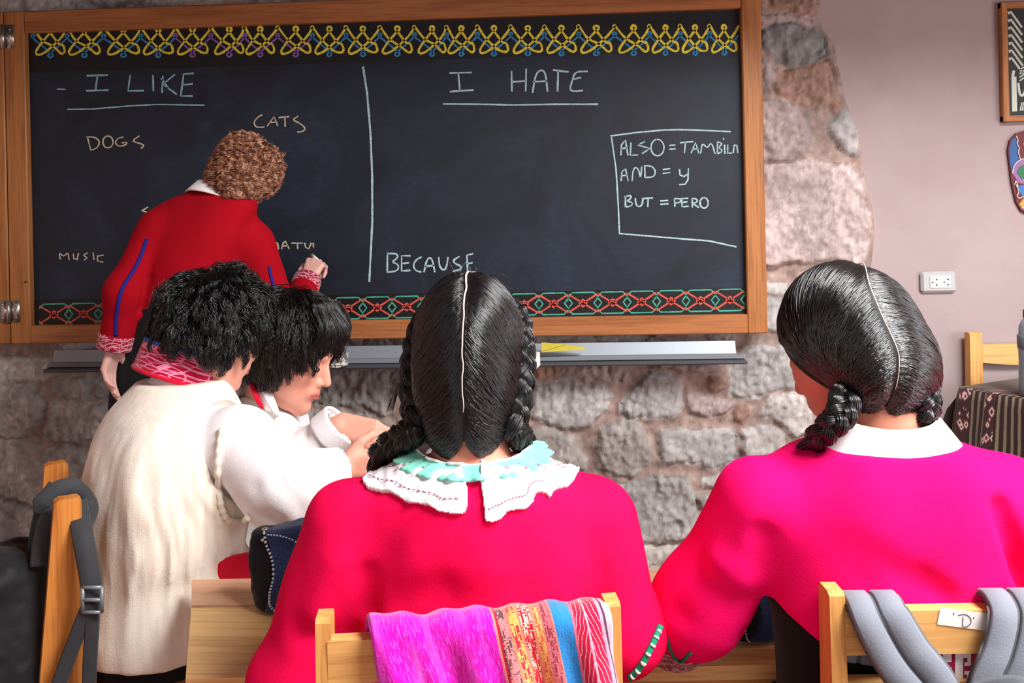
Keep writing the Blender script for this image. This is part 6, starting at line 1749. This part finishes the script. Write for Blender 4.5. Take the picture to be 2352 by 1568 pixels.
# hair
hV, cutV = hdV.hcap((.088, .108, .104), (0, -.014, .030), n=(0, .80, -.60), cut=.030, nape=-.028)
V, FC = nets(lambda P: smax(hV(P), cutV(P), .006), hdV.c - .18, hdV.c + .18, .005); hcV = obj('hair', V, FC, M['hair_cap_dark'], BV)
Q = locks(hdV, hV, cutV, 420, 24, .064, (.0, -.06, .12), 41, wave=.75, lift=.024, spread=.013, down=.7, swirl=1.0)
strands('hair_strands', Q, .0008, M['black_hair'], hcV, .35)
# ================================================================== boy with the fringe, in profile
hd3 = Head(pt(664, 812, 2.02), (.93, -.12, -.40), k=1.06, jaw=.98)
yB = math.radians(-84)
cb3 = [(560, 1480, 2.16, .16, .125), (568, 1300, 2.15, .165, .125), (585, 1120, 2.14, .178, .122), (598, 1030, 2.12, .182, .115), (606, 975, 2.10, .165, .100), (612, 940, 2.09, .115, .080), (618, 912, 2.08, .070, .066), (624, 885, 2.07, .056, .056)]
l3 = Loft([(*pt(x, y, Z), a, b) for x, y, Z, a, b in cb3], yB)
h0 = pt(560, 1480, 2.16)
B3 = thing('person', (h0[0], h0[1], .45), 'person in profile with dark fringe and open white shirt collar, looking down at his hands', 'person')
s3, e3, w3 = pt(636, 1012, 1.985), pt(690, 1060, 1.93), pt(778, 982, 1.925)
s4, e4, w4 = pt(600, 1010, 2.25), pt(700, 1110, 2.2), pt(800, 1060, 2.06)
hip3 = h0.copy(); hip3[2] = .53
legs3, feet3 = seat_legs(hip3, yB, .08, .40)
nk3 = (pt(614, 930, 2.085), hd3.w([0, -.022, -.055]), .054, .051)
# near hand: bent wrist, fingers reaching down into the pouch
hX = pt(868, 1002, 1.90) - pt(782, 968, 1.925)
handsB = [hand_caps(pt(784, 972, 1.922), hX, np.array([-.05, -.5, -.9]), 1.02, fing=[(.75, .55, .3), (.65, .6, .35), (.6, .65, .4), (.55, .7, .4)], thumb=.55, side=-1), hand_caps(w4, pt(858, 1060, 1.98) - w4, (0, -.2, 1), .95, side=-1)]
V, FC, fb3 = body_mesh('body', hd3, nk3, [(s3, e3, .042, .034), (e3, w3, .033, .028), (s4, e4, .042, .034), (e4, w4, .033, .027)] + legs3, handsB, None, B3, lambda P: l3(P, -.03))
obj('body', V, FC, M['skin'], B3, col=hd3.lipcol(V)); shoes(feet3, B3, M['black'])
ft3 = lambda P: smax(smin(smin(l3(P, -.01, .42, .58), smin(cap(P, legs3[0][0], legs3[0][1], .088, .07), cap(P, legs3[3][0], legs3[3][1], .088, .07), .04), .05), np.minimum(cap(P, legs3[1][0], legs3[1][1] + [0, 0, .03], .068, .055), cap(P, legs3[4][0], legs3[4][1] + [0, 0, .03], .068, .055)), .03), .06 - P[:, 2], .01)
V, FC = nets(ft3, *bounds([l[i] for l in legs3 for i in (0, 1)] + [hip3 + [0, 0, .1], hip3 - [.15, .15, 0], hip3 + [.15, .15, 0]], .1), .009); obj('trousers', V, FC, M['black_cloth'], B3)
FL3 = [(pt(705, 980, 1.9), pt(720, 1060, 1.9), .012, .005), (pt(735, 970, 1.9), pt(750, 1040, 1.9), .010, .005), (pt(670, 985, 1.92), pt(690, 1030, 1.92), .012, .004), (pt(650, 1000, 1.93), pt(668, 1050, 1.93), .012, .004)]
def fsh3(P):
    a = smin(cap(P, s3, e3, .060, .054), cap(P, e3, w3, .054, .046), .03)
    b = smin(cap(P, s4, e4, .060, .05), cap(P, e4, w4, .05, .04), .03)
    d = smin(smin(l3(P, 0, .47), a, .035), b, .035)
    d = smax(d, -cap(P, w3 + (w3 - e3) * -.05, w3 + (w3 - e3) * .5, .040, .05), .004); d = smax(d, -cap(P, w4, w4 + (w4 - e4) * .5, .036, .05), .004)
    d = smax(d, -cap(P, pt(614, 912, 2.085), pt(625, 860, 2.07), .058, .075), .004)
    return d + folds(P, FL3) + .0035 * fbm(P, 16, 2, 44)
V, FC = nets(fsh3, *bounds([s3, e3, w3, s4, e4, w4, h0 - [.2, .2, 0], h0 + [.2, .2, .5]], .1), .005); obj('shirt', V, FC, M['white_cotton'], B3)
ax3 = (w3 - e3) / np.linalg.norm(w3 - e3)
def fcf(P):
    t_ = (P - w3) @ ax3; d = np.abs(cap(P, e3, w3 + ax3 * .03, .056, .049)) - .0035
    return smax(d, np.maximum(t_ - .012, -.034 - t_), .003)
V, FC = nets(fcf, *bounds([w3], .1), .0035); obj('shirt_cuff', V, FC, M['white_cotton'], B3)
# open collar wings with red facing
def wing(name, quad, mat, th, k=10):
    a, b, c, d = [np.array(q) for q in quad]; u = np.linspace(0, 1, k)[:, None, None]; v_ = np.linspace(0, 1, k)[None, :, None]
    G_ = (a * (1 - u) + b * u) * (1 - v_) + (d * (1 - u) + c * u) * v_
    G_ = G_ - fw * (.012 * np.sin(u * math.pi) * np.sin(v_ * math.pi))
    V, FC, UV = sheet(G_, th); return obj(name, V, FC, mat, B3, uv=UV)
wing('shirt_collar', [pt(588, 866, 2.01), pt(600, 880, 1.985), pt(642, 955, 1.94), pt(628, 962, 1.95)], M['white_cotton'], .004)
wing('shirt_collar', [pt(586, 866, 2.01), pt(616, 880, 2.0), pt(644, 952, 1.945), pt(610, 946, 1.95)], M['white_cotton'], .004)
wing('collar_facing', [pt(566, 868, 1.99), pt(584, 874, 1.985), pt(606, 940, 1.945), pt(594, 932, 1.95)], M['red_cloth'], .004)
# eye, lashes
for sx in (-1, 1):
    L_ = [hd3.w((sx * x, y, z)) for x, y, z in ((.019, .0835, .004), (.026, .0850, .0015), (.033, .0845, .001), (.041, .0800, .003), (.045, .0765, .005))]
    mb = MB(); mb.tube(catmull(np.array(L_), 16), [.0012] + [.0022] * 14 + [.001], 8); mb.build('eyelashes', M['eye_dark'], B3)
# hair: heavy fringe
h3, cut3 = hd3.hcap((.086, .106, .100), (0, -.012, .034), n=(0, .84, -.54), cut=.026, nape=-.036)
V, FC = nets(lambda P: smax(h3(P), cut3(P), .006), hd3.c - .18, hd3.c + .18, .005); hc3 = obj('hair', V, FC, M['hair_cap_dark'], B3)
Q = locks(hd3, h3, cut3, 420, 26, .066, (.0, -.045, .125), 51, wave=.2, lift=.015, spread=.013, down=.75, swirl=.30)
strands('hair_strands', Q, .0008, M['brown_black_hair'], hc3, .4)
# extra fringe locks falling over the forehead
Rf = np.random.default_rng(5); FRg = []
for i in range(150):
    x = Rf.uniform(-.075, .075); st = hd3.w((x * .8, .045, .128)); en = hd3.w((x * 1.05, .096 - abs(x) * .45, .052 + Rf.normal() * .006 - abs(x) * .25)); md = hd3.w((x, .104 - abs(x) * .35, .092))
    c = catmull(np.array([st, md, en]), 14); off = Rf.normal(size=(22, 1, 3)) * .005
    FRg.append(c[None] + off * np.linspace(1, .45, 14)[None, :, None])
FRg = np.vstack(FRg); sh_ = FRg.shape
d_ = h3(FRg.reshape(-1, 3)); N_ = grad(h3, FRg.reshape(-1, 3)); FRg = (FRg.reshape(-1, 3) + N_ * np.maximum(.003 - d_, 0)[:, None]).reshape(sh_)
strands('fringe_strands', FRg, .0008, M['brown_black_hair'], hc3, .4)
# stool under him
ST = thing('stool', (h0[0], h0[1], 0), 'wooden stool under the person with fringe, behind the waistcoat', 'stool')
mb = MB(); mb.box((h0[0], h0[1], .435), (.34, .34, .025), b=.006); mb.build('seat', M['pale_wood'], ST, smooth=False)
for sx in (-.13, .13):
    for sy in (-.13, .13): mb = MB(); mb.box((h0[0] + sx, h0[1] + sy, .21), (.035, .035, .42)); mb.build('leg', M['pale_wood_v'], ST, smooth=False)

# ================================================================== boy writing at the board
yS = math.radians(-14); ZS = 2.56
hdS = Head(pt(568, 402, 2.60), (.30, .84, -.46), (.28, .0, .96), k=.87)
cS = [(384, 800, 2.56, .138, .10), (386, 720, 2.56, .150, .11), (402, 640, 2.56, .172, .118), (425, 570, 2.57, .180, .118), (450, 515, 2.58, .176, .108), (474, 476, 2.585, .158, .092), (490, 452, 2.59, .122, .075), (505, 432, 2.595, .058, .056), (515, 415, 2.60, .05, .05)]
lS = Loft([(*pt(x, y, Z), a, b) for x, y, Z, a, b in cS], yS)
hS = pt(384, 800, 2.56)
BS = thing('person', (hS[0], hS[1], 0), 'person with brown curly hair in a red jumper, writing on the blackboard with chalk', 'person')
sA, eA, wA = pt(366, 530, 2.54), pt(288, 672, 2.45), pt(263, 792, 2.45)
sB, eB, wB2 = pt(580, 556, 2.60), pt(655, 760, 2.66), pt(704, 648, 2.84)
legsS = []; feetS = []
for sx, fx in ((-1, 268), (1, 470)):
    hp = hS + np.array([sx * .070, .02, -.02]); an = pt(fx, 1450, 2.60); an[2] = .09; kn = (hp + an) / 2 + np.array([sx * .015, .03, 0])
    legsS += [(hp, kn, .078, .056), (kn, an, .052, .036), (an, an + np.array([.02, .13, -.05]), .036, .028)]; feetS.append((an, np.array([.12, .99, 0])))
nkS = (pt(492, 460, 2.59), hdS.w([0, -.025, -.055]), .052, .05)
hdn = pt(732, 590, 2.90) - wB2
handsS = [hand_caps(wA, pt(247, 862, 2.45) - wA, (.12, 1, .1), .92, fing=[(.25, .3, .2), (.35, .35, .3), (.45, .4, .3), (.5, .5, .3)], side=-1, thumb=.5), hand_caps(wB2, hdn, (-.75, .3, .35), 1.0, fing=[(.9, .9, .4), (1.0, 1.1, .6), (1.1, 1.2, .7), (1.1, 1.2, .7)], side=1, thumb=.7)]
V, FC, fbS = body_mesh('body', hdS, nkS, [(sA, eA, .045, .036), (eA, wA, .034, .027), (sB, eB, .045, .036), (eB, wB2, .034, .027)] + legsS, handsS, None, BS, lambda P: lS(P, -.03))
obj('body', V, FC, M['skin_fair'], BS, col=hdS.lipcol(V)); shoes(feetS, BS, M['black'])
FLS = [(pt(350, 540, 2.44), pt(338, 640, 2.44), .010, .014), (pt(336, 640, 2.44), pt(322, 710, 2.44), .012, .012), (pt(588, 590, 2.48), pt(584, 640, 2.48), .010, .014), (pt(262, 660, 2.45), pt(310, 690, 2.45), .012, .006), (pt(250, 720, 2.45), pt(300, 730, 2.45), .012, .006), (pt(290, 640, 2.45), pt(330, 680, 2.45), .012, -.004)]
hemS = pt(384, 726, 2.46)[2]
def fsS(P):
    a = smin(cap(P, sA, eA, .060, .054), cap(P, eA, wA, .052, .042), .03)
    b = smin(cap(P, sB, eB, .064, .054), cap(P, eB, wB2, .052, .042), .03)
    d = smin(lS(P, 0, hemS), a, .026); d = smin(d, b, .035)
    d = smax(d, -cap(P, wA, wA + (wA - eA) * .5, .036, .05), .004); d = smax(d, -cap(P, wB2, wB2 + (wB2 - eB) * .5, .034, .05), .004)
    d = smax(d, -cap(P, pt(498, 440, 2.59), pt(520, 390, 2.6), .058, .08), .004)
    return d + folds(P, FLS) + .003 * fbm(P, 10, 2, 54)
V, FC = nets(fsS, *bounds([sA, eA, wA, sB, eB, wB2, hS - [.2, .2, 0], hS + [.22, .22, .5]], .1), .005); obj('jumper', V, FC, M['red_wool'], BS)
ftS = lambda P: smin(smin(lS(P, .004, .82, hemS + .03), smin(cap(P, legsS[0][0], legsS[0][1], .088, .085), cap(P, legsS[3][0], legsS[3][1], .088, .085), .02), .05), np.minimum(cap(P, legsS[1][0], legsS[1][1] + [0, 0, .02], .085, .075), cap(P, legsS[4][0], legsS[4][1] + [0, 0, .02], .085, .075)), .03)
V, FC = nets(lambda P: smax(ftS(P), .05 - P[:, 2], .01), *bounds([l[i] for l in legsS for i in (0, 1)] + [hS + [.2, .15, .2], hS - [.2, .15, 0]], .1), .009); obj('trousers', V, FC, M['black_cloth'], BS)
def stripe(name, pts_, r, mat):
    L_ = catmull(np.array([[x, y, 0] for x, y in pts_]), 60); Pm, ok = march(fsS, L_[:, 0], L_[:, 1], 2.0); Pm = Pm[ok]; Nn = grad(fsS, Pm)
    if len(Pm) < 4: return
    mb = MB(); mb.ribbon(smooth_k(Pm[None].copy(), 2)[0] + Nn * .0008, Nn, r, .002); mb.build(name, mat, BS)
stripe('sleeve_stripe', [(338, 548), (322, 592), (304, 626), (288, 650), (276, 678), (268, 720), (266, 772)], .011, M['navy_trim'])
stripe('sleeve_stripe', [(618, 612), (622, 634), (630, 660)], .010, M['navy_trim'])
for wr_, el_ in ((wA, eA), (wB2, eB)):
    axS = (wr_ - el_) / np.linalg.norm(wr_ - el_)
    def fcS(P, wr_=wr_, el_=el_, axS=axS):
        t_ = (P - wr_) @ axS; return smax(np.abs(cap(P, el_, wr_ + axS * .04, .050, .041)) - .004, np.maximum(t_ - .014, -.03 - t_), .003)
    V, FC = nets(fcS, *bounds([wr_], .1), .004); obj('embroidered_cuff', V, FC, M['cuff_embroidery'], BS)
cq = catmull(np.array([[446, 430, 2.52], [466, 436, 2.51], [500, 444, 2.505], [530, 456, 2.51], [552, 470, 2.525]]), 24)
ncS = pt(505, 452, 2.59)
axC = np.array([.25, .28, .93]); axC /= np.linalg.norm(axC); cu = np.cross(axC, [0, 1.0, 0]); cu /= np.linalg.norm(cu); cvv = np.cross(axC, cu)
def colS(a):
    c, s = math.cos(a), math.sin(a)
    return ncS + (cu * c * 1.12 + cvv * s) * .086 - axC * .016, ncS + (cu * c * 1.1 + cvv * s) * .068 + axC * .024
ring_band('shirt_collar', colS, 90, None, M['white_cotton'], BS, .004)
# chalk in the writing hand
a, b = pt(716, 585, 2.945), pt(728, 596, 2.90)
mb = MB(); mb.tube([a, b], .0055, 10); tag(mb.build('chalk_stick', M['paper']), 'cream chalk stick between the fingers writing on the blackboard', 'chalk')
# curly hair
hSf, cutS = hdS.hcap((.088, .102, .098), (0, -.012, .030), n=(0, .86, -.50), cut=.040, nape=-.098, low=((0, -.04, -.06), (.060, .045, .055)))
V, FC = nets(lambda P: smax(hSf(P), cutS(P), .006), hdS.c - .18, hdS.c + .18, .005); hcS = obj('hair', V, FC, M['hair_cap_brown'], BS)
Q = locks(hdS, hSf, cutS, 520, 16, .085, (.02, -.02, .125), 61, wave=.3, lift=.012, spread=.008, down=.8, swirl=.6, curlr=.0085, curln=2.4, k=22)
strands('hair_strands', Q, .0009, M['curly_hair'], hcS, .5)
